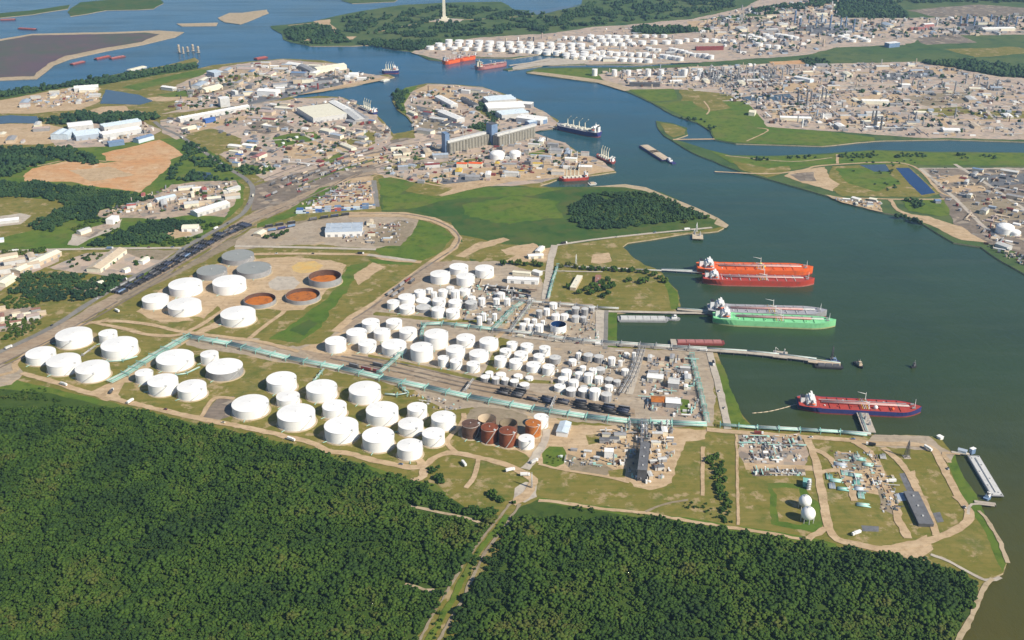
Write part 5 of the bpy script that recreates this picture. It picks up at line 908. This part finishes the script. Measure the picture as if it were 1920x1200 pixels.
for k, (a, b, c) in enumerate(((1575, 872, 'blue_grey'), (1583, 888, 'turquoise'), (1602, 892, 'turquoise'), (1606, 905, 'teal'), (1611, 918, 'pale_blue'), (1614, 930, 'turquoise'), (1618, 948, 'turquoise'), (1601, 858, 'turquoise'), (1612, 862, 'teal'), (1555, 895, 'teal'), (1566, 902, 'turquoise'), (1560, 912, 'blue_grey'), (1580, 918, 'teal'), (1655, 857, 'light_grey'), (1626, 872, 'turquoise'))):
    x, y = P(a, b); t = thing('pipe_bundle', f'low {c.replace("_", " ")} bundle of stored pipes, {ORD[k]} in the corner storage yard from the fork', 'pipe bundle', (x, y, 2.4), R(80 if k % 2 else -12)); r = random.Random(k); L = r.uniform(9, 14)
    for i in range(6): mb = MB(); mb.tube((-L/2, (i-2.5)*1.15, .6), (L/2+r.uniform(-2, 2), (i-2.5)*1.15, .6), .5, c if i != 3 else 'light_grey'); mb.build('pipe', t)
# containers in the blue and white storage yard
r_ = random.Random(4); cols = ['steel_blue', 'pale_blue', 'white', 'tan', 'blue', 'steel_blue', 'light_grey', 'blue_grey', 'dull_red']; seen = {}
for k in range(48):
    xx = 562+(k % 24)*5.9+r_.uniform(-1, 1); yy = 400-(k//24)*5-(k % 24)*.42; c = r_.choice(cols); p = P(xx, yy); seen[c] = seen.get(c, 0)+1
    t = thing('shipping_container', f'{c.replace("_", " ")} shipping container, {ORD[seen[c]-1]} of its colour in the yard before the rail loop', 'container', (*p, 2), R(4+r_.uniform(-4, 4)), 'containers in the yard before the rail loop')
    mb = MB()
    for i in range(2 if k % 3 == 0 else 1): mb.box(0, 0, 2.65*i, 12.2, 5, 2.6, c)
    mb.build('box', t); mb = MB(); mb.box(6.15, 0, .2, .1, 4.4, 2.2, 'mid_grey'); mb.build('door', t)
# ------------------------------------------------------------------ trains
WAG = {}
def wagon(kind, col):
    if (kind, col) in WAG: return copy_tree(WAG[kind, col])
    t = thing('tank_wagon' if kind == 'tank' else 'hopper_wagon', None, None); mb = MB()
    if kind == 'tank':
        mb.tube((-7.2, 0, 2.7), (7.2, 0, 2.7), 1.55, col, 12); mb.build('barrel', t); mb = MB(); mb.cyl(0, 0, 4.1, 4.8, .7, col, 8); mb.build('manhole', t)
    else:
        mb.box(0, 0, 1.2, 14.5, 3, 3.2, col, 0, .94); mb.build('hopper', t); mb = MB(); mb.box(0, 0, 4.41, 13.2, 1.3, .2, 'mid_grey'); mb.build('hatch', t)
    mb = MB(); mb.box(0, 0, .75, 16, 2.2, .4, 'dark_grey'); mb.build('underframe', t)
    for x in (-5.6, 5.6): mb = MB(); mb.box(x, 0, 0, 3, 2.4, .74, 'black'); mb.build('bogie', t)
    WAG[kind, col] = t; return t
def train(s, cols, place, kind='tank', seed=0, gap=.0, off=0.0):
    pts = smooth_path([P(*q) for q in px(s)], 4)
    if off: pts = [(x-(pts[min(i+1, len(pts)-1)][1]-pts[max(i-1, 0)][1])/(math.dist(pts[min(i+1, len(pts)-1)], pts[max(i-1, 0)]) or 1)*off, y+(pts[min(i+1, len(pts)-1)][0]-pts[max(i-1, 0)][0])/(math.dist(pts[min(i+1, len(pts)-1)], pts[max(i-1, 0)]) or 1)*off) for i, (x, y) in enumerate(pts)]
    r = random.Random(seed); acc = 0; n = 0; last = pts[0]
    for p in pts[1:]:
        acc += math.dist(p, last)
        if acc >= 17.2:
            acc = 0
            if r.random() > gap and n < 40:
                c = r.choice(cols); w_ = wagon(kind, c); w_.location = (*p, 3.0); w_.rotation_euler = (0, 0, math.atan2(p[1]-last[1], p[0]-last[0]))
                tag(w_, f'{c.replace("_", " ")} {"tank" if kind == "tank" else "hopper"} wagon, {ORD[n]} in the {place}', 'rail wagon', 'wagons of the '+place); n += 1
        last = p
DC = ['black', 'black', 'dark_grey', 'black', 'coal_blue']
for k, (a, g) in enumerate(((0, .02), (5.2, .04), (10.4, .05), (15.6, .2), (20.8, .35))): train('218,558 300,515 360,481 420,446 472,424', DC+[['coal_blue'], ['coal_blue', 'steel_blue'], ['coal_blue'], ['coal_blue'], ['mid_grey']][k], f'{ORD[k]} main line string from the grey tanks', 'tank', 1+k, g, a)
train('484,430 520,424 560,418 600,411 650,404', DC+['steel_blue'], 'train entering the rail loop', 'hopper', 4, .05); train('490,436 520,432 556,424', ['steel_blue', 'navy'], 'short train beside the tan hut', 'hopper', 14, .0)
for k, a in enumerate((0, 5.2, 10.4, 15.6)): train('918,736 980,748 1040,760 1110,771 1190,784', DC+['dark_grey'], f'{ORD[k]} dark sidings string from the pipe rack', 'tank' if k < 3 else 'hopper', 5+k, (.03, .05, .1, .4)[k], a)
train('640,683 675,692 712,700', ['maroon', 'dark_grey'], 'short train by the pipe bridge', 'hopper', 8); train('683,681 712,688', ['maroon', 'dark_grey'], 'shorter train by the pipe bridge', 'hopper', 9); train('720,560 745,542 772,522', ['dark_grey', 'mid_grey', 'maroon'], 'train on the upper rail curve', 'hopper', 10); train('728,563 755,545 778,526', ['dark_grey', 'mid_grey'], 'second train on the upper rail curve', 'hopper', 11, .2)
train('896,538 930,541 965,545 1000,552', DC+['mid_grey'], 'train behind the wedge of tanks', 'tank', 12); train('900,545 940,549 1002,560', DC, 'second train behind the wedge of tanks', 'tank', 13, .1)
for k, s in enumerate(('500,352 580,318 650,296', '520,358 600,322 680,300', '540,340 620,306 700,280', '490,375 560,345 640,315', '560,352 640,318 720,300')): train(s, ['mid_grey', 'dark_grey', 'maroon', 'tan'], f'{ORD[k]} string of the wide rail yard', 'hopper', 20+k, .45)
# ------------------------------------------------------------------ towers, elevator, monument
def mono():
    x, y = P(833, 38); t = thing('obelisk_monument', 'tall pale obelisk on its own in the far green land', 'monument', (x, y, 2)); mb = MB(); mb.box(0, 0, 0, 34, 34, 6, 'cream'); mb.box(0, 0, 6, 20, 20, 6, 'cream'); mb.build('base', t)
    mb = MB(); mb.box(0, 0, 12, 11, 11, 135, 'cream', 0, .62); mb.build('shaft', t); mb = MB(); mb.box(0, 0, 147, 6.8, 6.8, 14, 'cream', 0, .15); mb.box(0, 0, 161, 6, 1.5, 5, 'cream'); mb.build('capstone', t)
mono()
def elevator(a, b, wid, h, label):
    p, q = P(*a), P(*b); L = math.dist(p, q); rz = math.atan2(q[1]-p[1], q[0]-p[0]); t = thing('grain_elevator', label, 'grain elevator', ((p[0]+q[0])/2, (p[1]+q[1])/2, 2), rz); n = int(L/9)
    for k in range(n):
        mb = MB()
        for j in range(3): mb.cyl(-L/2+9*(k+.5), (j-1)*wid/3, 0, h, 4.55, 'beige', 14)
        mb.build('silo', t)
    mb = MB(); mb.box(0, 0, h+.02, L, wid*.4, 5, 'light_grey'); mb.build('gallery', t); return t
elevator((838, 287), (915, 268), 23, 23, 'beige grain elevator, the longer bank of silos, by the rail fan'); elevator((930, 274), (1003, 254), 23, 23, 'beige grain elevator, the bank of silos closer to the bulk carrier')
bld((917, 270), (928, 268), 22, 46, 'dark_grey', 'steel_blue', 'dark headhouse between the two silo banks', 'headhouse', 'building', False); bld((832, 285), (840, 284), 22, 42, 'steel_blue', 'steel_blue', 'dark headhouse at the rail fan end of the silos', 'headhouse', 'building', False)
def tower(a, h, r, mat, label, name='process_column', lattice=False, base=None):
    x, y = P(*a); t = thing(name, label, name.replace('_', ' '), (x, y, 2)); mb = MB()
    if lattice:
        for k in range(4): c = (1, 1, -1, -1)[k], (1, -1, -1, 1)[k]; mb.tube((c[0]*r, c[1]*r, 0), (c[0]*r*.25, c[1]*r*.25, h), .22, mat, 5)
        for i in range(6):
            f0, f1 = 1-.75*i/6, 1-.75*(i+1)/6; z0, z1 = h*i/6, h*(i+1)/6; cs = [(1, 1), (1, -1), (-1, -1), (-1, 1)]
            for k in range(4): c, d = cs[k], cs[(k+1) % 4]; mb.tube((c[0]*r*f0, c[1]*r*f0, z0), (d[0]*r*f1, d[1]*r*f1, z1), .14, mat, 4); mb.tube((c[0]*r*f1, c[1]*r*f1, z1), (d[0]*r*f1, d[1]*r*f1, z1), .14, mat, 4)
        mb.build('lattice', t); mb = MB(); mb.cyl(0, 0, 0, h+2, max(.35, r*.15), mat, 8); mb.build('stack', t)
    else:
        mb.cyl(0, 0, -.3, h, r, mat, 14); mb.build('vessel', t); mb = MB()
        for i in range(1, 4): mb.cyl(0, 0, h*i/4, h*i/4+.4, r*1.7, 'mid_grey', 12)
        mb.build('platform', t)
    mb = MB(); mb.box(0, 0, -.3, r*3, r*3, .7, 'concrete'); mb.build('footing', t)
tower((1700, 857), 20, 2.6, 'dark_grey', 'dark lattice flare tower alone on the corner lawn', 'flare_tower', True); tower((1080, 496), 16, 1.6, 'white', 'white radio mast on the lawn by the lane', 'radio_mast', True); tower((1306, 434), 15, 1.6, 'white', 'white radio mast on the tip of the point', 'radio_mast', True)
tower((1516, 917), 12, 1.6, 'white', 'white upright vessel behind the teal pump deck', 'pressure_vessel'); tower((997, 915), 18, 1.0, 'light_grey', 'pale lattice mast at the road junction by the wood', 'radio_mast', True)
tower((1208, 846), 26, 2.4, 'dark_grey', 'dark lattice process tower at the upper end of the slate cooling block', 'process_tower', True)
r_ = random.Random(12)
for k, (a, b) in enumerate(((1205, 812), (1212, 806), (1222, 806), (1180, 806), (1172, 812), (1165, 816), (1198, 830), (1216, 828), (1150, 870), (1250, 806), (1258, 812), (1240, 800))): tower((a, b), r_.uniform(7, 16), r_.uniform(.7, 1.4), r_.choice(['mid_grey', 'light_grey', 'white', 'dark_grey']), f'thin upright process column, {ORD[k]} listed around the cooling block from its pipe rack')
def far_towers(pts, desc, h, r, mat, seed):
    q = random.Random(seed)
    for k, (a, b) in enumerate(px(pts)): tower((a, b), q.uniform(*h), q.uniform(*r), mat, f'{desc}, {ORD[k]} from the river')
far_towers('1318,146 1331,142 1345,150 1356,144 1370,152 1384,148 1398,142 1412,138 1425,150 1440,146 1452,142 1466,150 1476,140', 'grey process column in the plant behind the beach', (16, 34), (1.6, 2.6), 'mid_grey', 1)
far_towers('1495,196 1502,192 1512,198 1520,193 1541,185 1548,188 1642,240 1651,244 1640,236 1635,228', 'dark process column on the canal side of the far plant', (18, 38), (1.5, 2.4), 'slate', 2)
far_towers('1690,158 1711,162 1720,168 1766,160 1770,165 1790,172 1810,158 1834,160 1850,168 1870,164 1702,232 1716,228 1730,236 1790,222', 'grey process column on the plain side of the far plant', (12, 28), (1.5, 2.4), 'mid_grey', 3)
far_towers('1530,52 1540,44 1547,50 1556,54 1575,58 1585,52 1516,46 1500,50 1490,44 1600,60', 'dark process column of the hazy works', (24, 50), (2, 3.6), 'steel_blue', 4)
far_towers('1800,46 1812,44 1826,48 1840,42 1856,46 1870,50 1890,42 1905,46', 'bluish process column far out on the plain', (18, 36), (2, 3.4), 'steel_blue', 5)
far_towers('336,98 344,100 352,96 362,95 372,98', 'tan crane tower on the lagoon point', (14, 26), (2, 3.6), 'tan', 6)
far_towers('950,268 955,272 868,262 1070,296 1082,300 1032,290', 'slim leg tower beside the grain elevator', (18, 40), (.8, 1.3), 'light_grey', 7)
# dock cranes and loading gear
def loader(a, label, h=9, col='light_grey', rz=0):
    x, y = P(*a); t = thing('loading_gantry', label, 'loading gantry', (x, y, 3.5), rz); mb = MB(); mb.box(0, 0, 0, 3, 3, h*.5, 'mid_grey', 0, .7); mb.build('base', t); mb = MB(); mb.tube((0, 0, h*.5), (0, 0, h), .4, col); mb.tube((0, 0, h), (4, 0, h*.6), .35, col); mb.build('boom', t)
for k, (a, b) in enumerate(((1453, 664), (1470, 667), (1622, 789), (1630, 800), (1302, 441), (1312, 444))): loader((a, b), f'pale loading arm, {ORD[k % 2]} of two on the ' + ('long pier platform', 'navy tanker jetty', 'peninsula dock platform')[k//2], 9, 'light_grey', k)
loader((1310, 508), 'pale loading arm at the head of the narrow jetty', 10); loader((1336, 587), 'pale loading arm at the head of the pale jetty', 10)
tower((1560, 672), 17, 1.6, 'dark_grey', 'dark lattice crane mast at the end of the long pier', 'crane_mast', True)
# parked vehicles
def vehicle(a, label, col, truck=False, rz=0):
    x, y = P(*a); t = thing('parked_truck' if truck else 'parked_car', label, 'truck' if truck else 'car', (x, y, 3.0), rz); mb = MB()
    if truck: mb.box(-1.5, 0, .9, 8, 2.5, 2.6, col); mb.build('trailer', t); mb = MB(); mb.box(4, 0, .5, 2.2, 2.4, 2.6, 'white')
    else: mb.box(0, 0, .4, 4.6, 1.8, .7, col); mb.build('body', t); mb = MB(); mb.box(-.2, 0, 1.1, 2.5, 1.6, .6, 'glass', 0, .8)
    mb.build('cab', t)
    for sx in (-1.5, 1.5):
        for sy in (-.9, .9): mb = MB(); mb.tube((sx*(2 if truck else 1), sy-.12, .4), (sx*(2 if truck else 1), sy+.12, .4), .4, 'black', 8); mb.build('wheel', t)
for k, (a, b, c) in enumerate(((985, 893, 'white'), (957, 884, 'white'), (1002, 868, 'light_grey'), (245, 755, 'white'), (210, 736, 'dark_grey'), (870, 872, 'white'), (220, 585, 'white'), (1632, 836, 'black'), (1670, 905, 'white'), (1605, 1003, 'white'))): vehicle((a, b), f'{c.replace("_", " ")} truck parked on the ' + ('dirt by the junction', 'road before the junction', 'lane below the blue shed', 'forest road', 'sandy corner by the forest road', 'clearing by the forest road', 'verge of the railway', 'shore road near the jetty', 'gravel of the corner yard', 'curve of the loop road')[k], c, True, .4*k)
def cars(s, n, place, seed, lane=2.4):
    pts = smooth_path([P(*q) for q in px(s)], 6); r = random.Random(seed); L = len(pts)
    for k in range(n):
        i = min(L-2, int((k+.2+.6*r.random())*L/n)); (x, y), (x1, y1) = pts[i], pts[i+1]; a = math.atan2(y1-y, x1-x); o = lane*r.choice((-1, 1)); c = r.choice(['white', 'white', 'light_grey', 'black', 'steel_blue', 'maroon', 'cream'])
        p_ = (x-math.sin(a)*o, y+math.cos(a)*o); d = p_[1]*ct+(H-2)*st; vehicle((960+F*p_[0]/d, 600+F*((H-2)*ct-p_[1]*st)/d), f'{c.replace("_", " ")} ' + ('truck' if k % 3 == 0 else 'car') + f' on {place}, {ORD[k]} of those along it', c, k % 3 == 0, a)
cars('0,660 100,612 170,567 250,520 325,482 350,462 425,420 460,395 474,358 462,337 430,317 412,305 375,280 337,255', 16, 'the highway by the railway', 1); cars('0,473 110,468 340,465', 6, 'the straight road to the highway', 2); cars('100,716 250,757 480,806 613,845 770,877', 5, 'the dirt road along the wood', 3, 1.5)
cars('1400,812 1500,819 1600,826 1700,833 1758,855 1800,935 1817,960', 6, 'the shore loop road', 4, 1.5); cars('960,632 1060,642 1200,652 1330,661', 7, 'the dock road', 5, 1.5); cars('1335,665 1350,735 1362,795', 3, 'the lane above the grass bank', 6, 1.2); cars('1040,460 1110,450 1250,435 1335,427', 4, 'the lane to the green point', 7, 1.2); cars('445,478 545,476 690,478', 4, 'the sandy lane by the ochre pad', 8, 1.2)
# ------------------------------------------------------------------ uncountable clutter of the plants and yards
def clutter(name, s, n, ang, mats, seed, size=(2, 9), h=(1, 6), tall=0.0, pipes=0):
    r = random.Random(seed); poly = [P(*q) for q in px(s)]; xs = [p[0] for p in poly]; ys = [p[1] for p in poly]; p = np.array([(r.uniform(min(xs), max(xs)), r.uniform(min(ys), max(ys))) for _ in range(n*3)]); p = p[inpoly(p, poly)][:n]; mb = MB()
    for x, y in p:
        m_ = r.choice(mats); a = R(ang)+r.choice((0, math.pi/2)); q = r.random(); L = r.uniform(*size)
        if q < tall: mb.cyl(x, y, 1.5, 2+r.uniform(h[1], h[1]*3), r.uniform(.7, 1.6)*size[0]/3, m_, 8)
        elif q < .25: mb.cyl(x, y, 1.5, 2+r.uniform(*h), L*.35, m_, 10)
        else: mb.box(x, y, 1.5, L, L*r.uniform(.25, .8), .5+r.uniform(*h), m_, a)
    for _ in range(pipes):
        x, y = p[r.randrange(len(p))]; a = R(ang)+r.choice((0, math.pi/2)); L = r.uniform(2.5, 7)*size[1]*.45; z = 2.6+min(h[1]*.8, r.uniform(1.5, 5)); mb.beam((x-math.cos(a)*L/2, y-math.sin(a)*L/2, z), (x+math.cos(a)*L/2, y+math.sin(a)*L/2, z), r.uniform(.12, .35)*min(size[1], 10), .6, r.choice(mats))
    return tag(mb.build(name), None, None, None, 'stuff')
IND = ['light_grey', 'mid_grey', 'tan', 'tan', 'mid_grey', 'dark_grey', 'blue_grey', 'beige', 'mid_grey', 'rust_brown', 'slate', 'white', 'pinkish', 'pinkish', 'tan']
for (s, n, ang, sz, h, tall, pp) in (
    ('1120,136 1300,128 1450,120 1480,160 1430,165 1200,165', 380, 4, (4, 15), (2, 6), .06, 90), ('1300,130 1560,122 1580,200 1380,195', 420, 4, (4, 15), (2, 6), .06, 90), ('1560,122 1720,119 1800,134 1880,150 1920,156 1920,256 1700,256 1560,244', 620, -3, (4, 15), (2, 6), .05, 180), ('1400,190 1560,190 1580,244 1450,236', 156, 4, (5, 16), (2, 7), .06, 50),
    ('1300,46 1400,16 1560,-4 1580,36 1700,36 1960,26 1960,62 1600,76 1500,100 1400,106 1320,70', 900, 6, (6, 22), (3, 9), .07, 160), ('800,86 1040,66 1180,50 1260,70 1300,110 1180,118 1040,98 900,104 820,104', 228, 0, (5, 16), (2, 7), .05, 60)):
    clutter('refinery_equipment', s, n, ang, IND, int(n+s.__len__()), sz, h, tall, pp)
for (s, n, ang, sz, h) in (('300,226 470,198 560,186 650,184 700,214 728,242 733,266 640,296 500,330 420,300 458,272 400,242 330,258', 372, -15, (4, 16), (2, 6)), ('340,160 470,119 640,122 655,136 720,146 640,160 520,185 420,198 310,210', 420, -10, (5, 18), (2, 7)), ('770,178 850,160 940,180 1035,222 990,245 880,258 780,258 760,212', 252, -28, (4, 15), (2, 6)),
    ('740,275 1000,252 1080,290 1130,308 1040,332 800,345 710,330', 372, -10, (4, 14), (1.5, 6)), ('20,194 150,164 184,168 180,188 60,208', 130, 10, (4, 12), (1.5, 4)), ('100,262 270,232 296,246 190,272', 72, 14, (4, 14), (2, 7)), ('180,400 320,350 440,340 440,376 350,395 200,406', 220, 15, (3, 9), (1, 4)), ('5,482 105,474 40,516 0,520', 60, 30, (3, 8), (1, 3)),
    ('562,384 640,346 698,336 700,376 600,386', 200, 5, (3, 10), (1, 3)), ('620,425 770,415 745,455 650,458', 120, 0, (2, 7), (1, 3)), ('1740,322 1940,318 1940,480 1830,445 1765,360', 192, -35, (3, 14), (1, 5)), ('500,354 640,300 760,268 830,268 700,310 560,360', 96, 20, (3, 14), (1, 3.5)), ('1552,372 1655,380 1655,396 1590,380', 50, -10, (2, 6), (1, 3)), ('1838,455 1920,480 1960,520 1900,490', 60, -30, (3, 8), (1, 5))):
    clutter('yard_equipment', s, n, ang, IND+['maroon'], int(n*3+sz[1]), sz, h, .02, n//12)
for (s, n, ang, sz, h, pp) in (('1382,818 1500,815 1514,864 1400,868', 170, -2, (1.5, 6), (.4, 1.6), 26), ('1410,880 1510,882 1510,892 1412,891', 70, -2, (1.5, 5), (.4, 1.6), 10), ('1555,845 1640,850 1665,900 1640,930 1600,930 1560,890', 150, -6, (1.5, 5), (.4, 1.5), 16), ('1640,900 1680,890 1690,960 1655,960', 60, -6, (1.5, 4), (.4, 1.5), 8),
    ('1215,668 1300,674 1318,785 1225,780 1195,755', 170, -10, (1.5, 6), (.8, 3.5), 26), ('1060,655 1196,662 1160,755 1040,742 1030,700', 190, -12, (1.2, 4), (.8, 3), 46), ('965,568 1110,580 1125,640 1060,642 960,626', 170, -8, (1.2, 4), (.8, 3), 34), ('870,535 990,560 960,610 870,605', 140, -8, (1.2, 5), (.8, 3), 30), ('1120,805 1200,800 1265,806 1268,840 1255,895 1215,908 1180,895 1130,862', 170, 0, (1.2, 5), (.8, 4), 24),
    ('890,530 1000,540 1010,565 900,552', 60, -8, (2, 8), (1, 3), 14), ('1040,855 1120,862 1130,878 1070,872', 40, -10, (1, 4), (.5, 2), 3), ('730,735 860,752 870,768 830,772', 40, -10, (1, 4), (.5, 2), 4)):
    clutter('process_equipment', s, n, ang, ['light_grey', 'mid_grey', 'tan', 'white', 'dark_grey', 'turquoise', 'mid_grey', 'rust_brown'], int(n*5+pp), sz, h, .05, pp)
# thin rails of the sidings
for k, s in enumerate(('620,672 720,692 880,728 1000,750 1180,780', '640,668 730,686 880,720 1010,742 1190,776', '660,666 760,684 880,712 1000,734')): ribbon('railway', 'brown', s, 3, .1)
for k, s in enumerate(('0,690 100,641 190,590 300,527 400,468 480,420', '0,684 100,635 190,583 300,519 400,460 480,412 620,352 720,310 900,262', '480,400 560,362 660,315 760,285', '500,410 600,360 700,312 830,280', '655,402 755,402 810,412 848,430 861,448 850,467 817,489 755,531 705,571 660,600')): ribbon('railway', 'brown', s, 3.4, .1)
# ------------------------------------------------------------------ the air
mb = MB(); mb.box(0, 4700, -2.5, 14600, 11000, 700, 'white'); hz = mb.build('haze'); tag(hz, None, None, None, 'stuff'); hz.data.materials.clear()
m = bpy.data.materials.new('haze'); m.use_nodes = True; n = m.node_tree; n.nodes.clear(); o = n.nodes.new('ShaderNodeOutputMaterial'); v = n.nodes.new('ShaderNodeVolumePrincipled')
v.inputs['Color'].default_value = (.45, .70, 1, 1); v.inputs['Density'].default_value = HAZE; v.inputs['Anisotropy'].default_value = .25; n.links.new(v.outputs[0], o.inputs['Volume']); hz.data.materials.append(m)
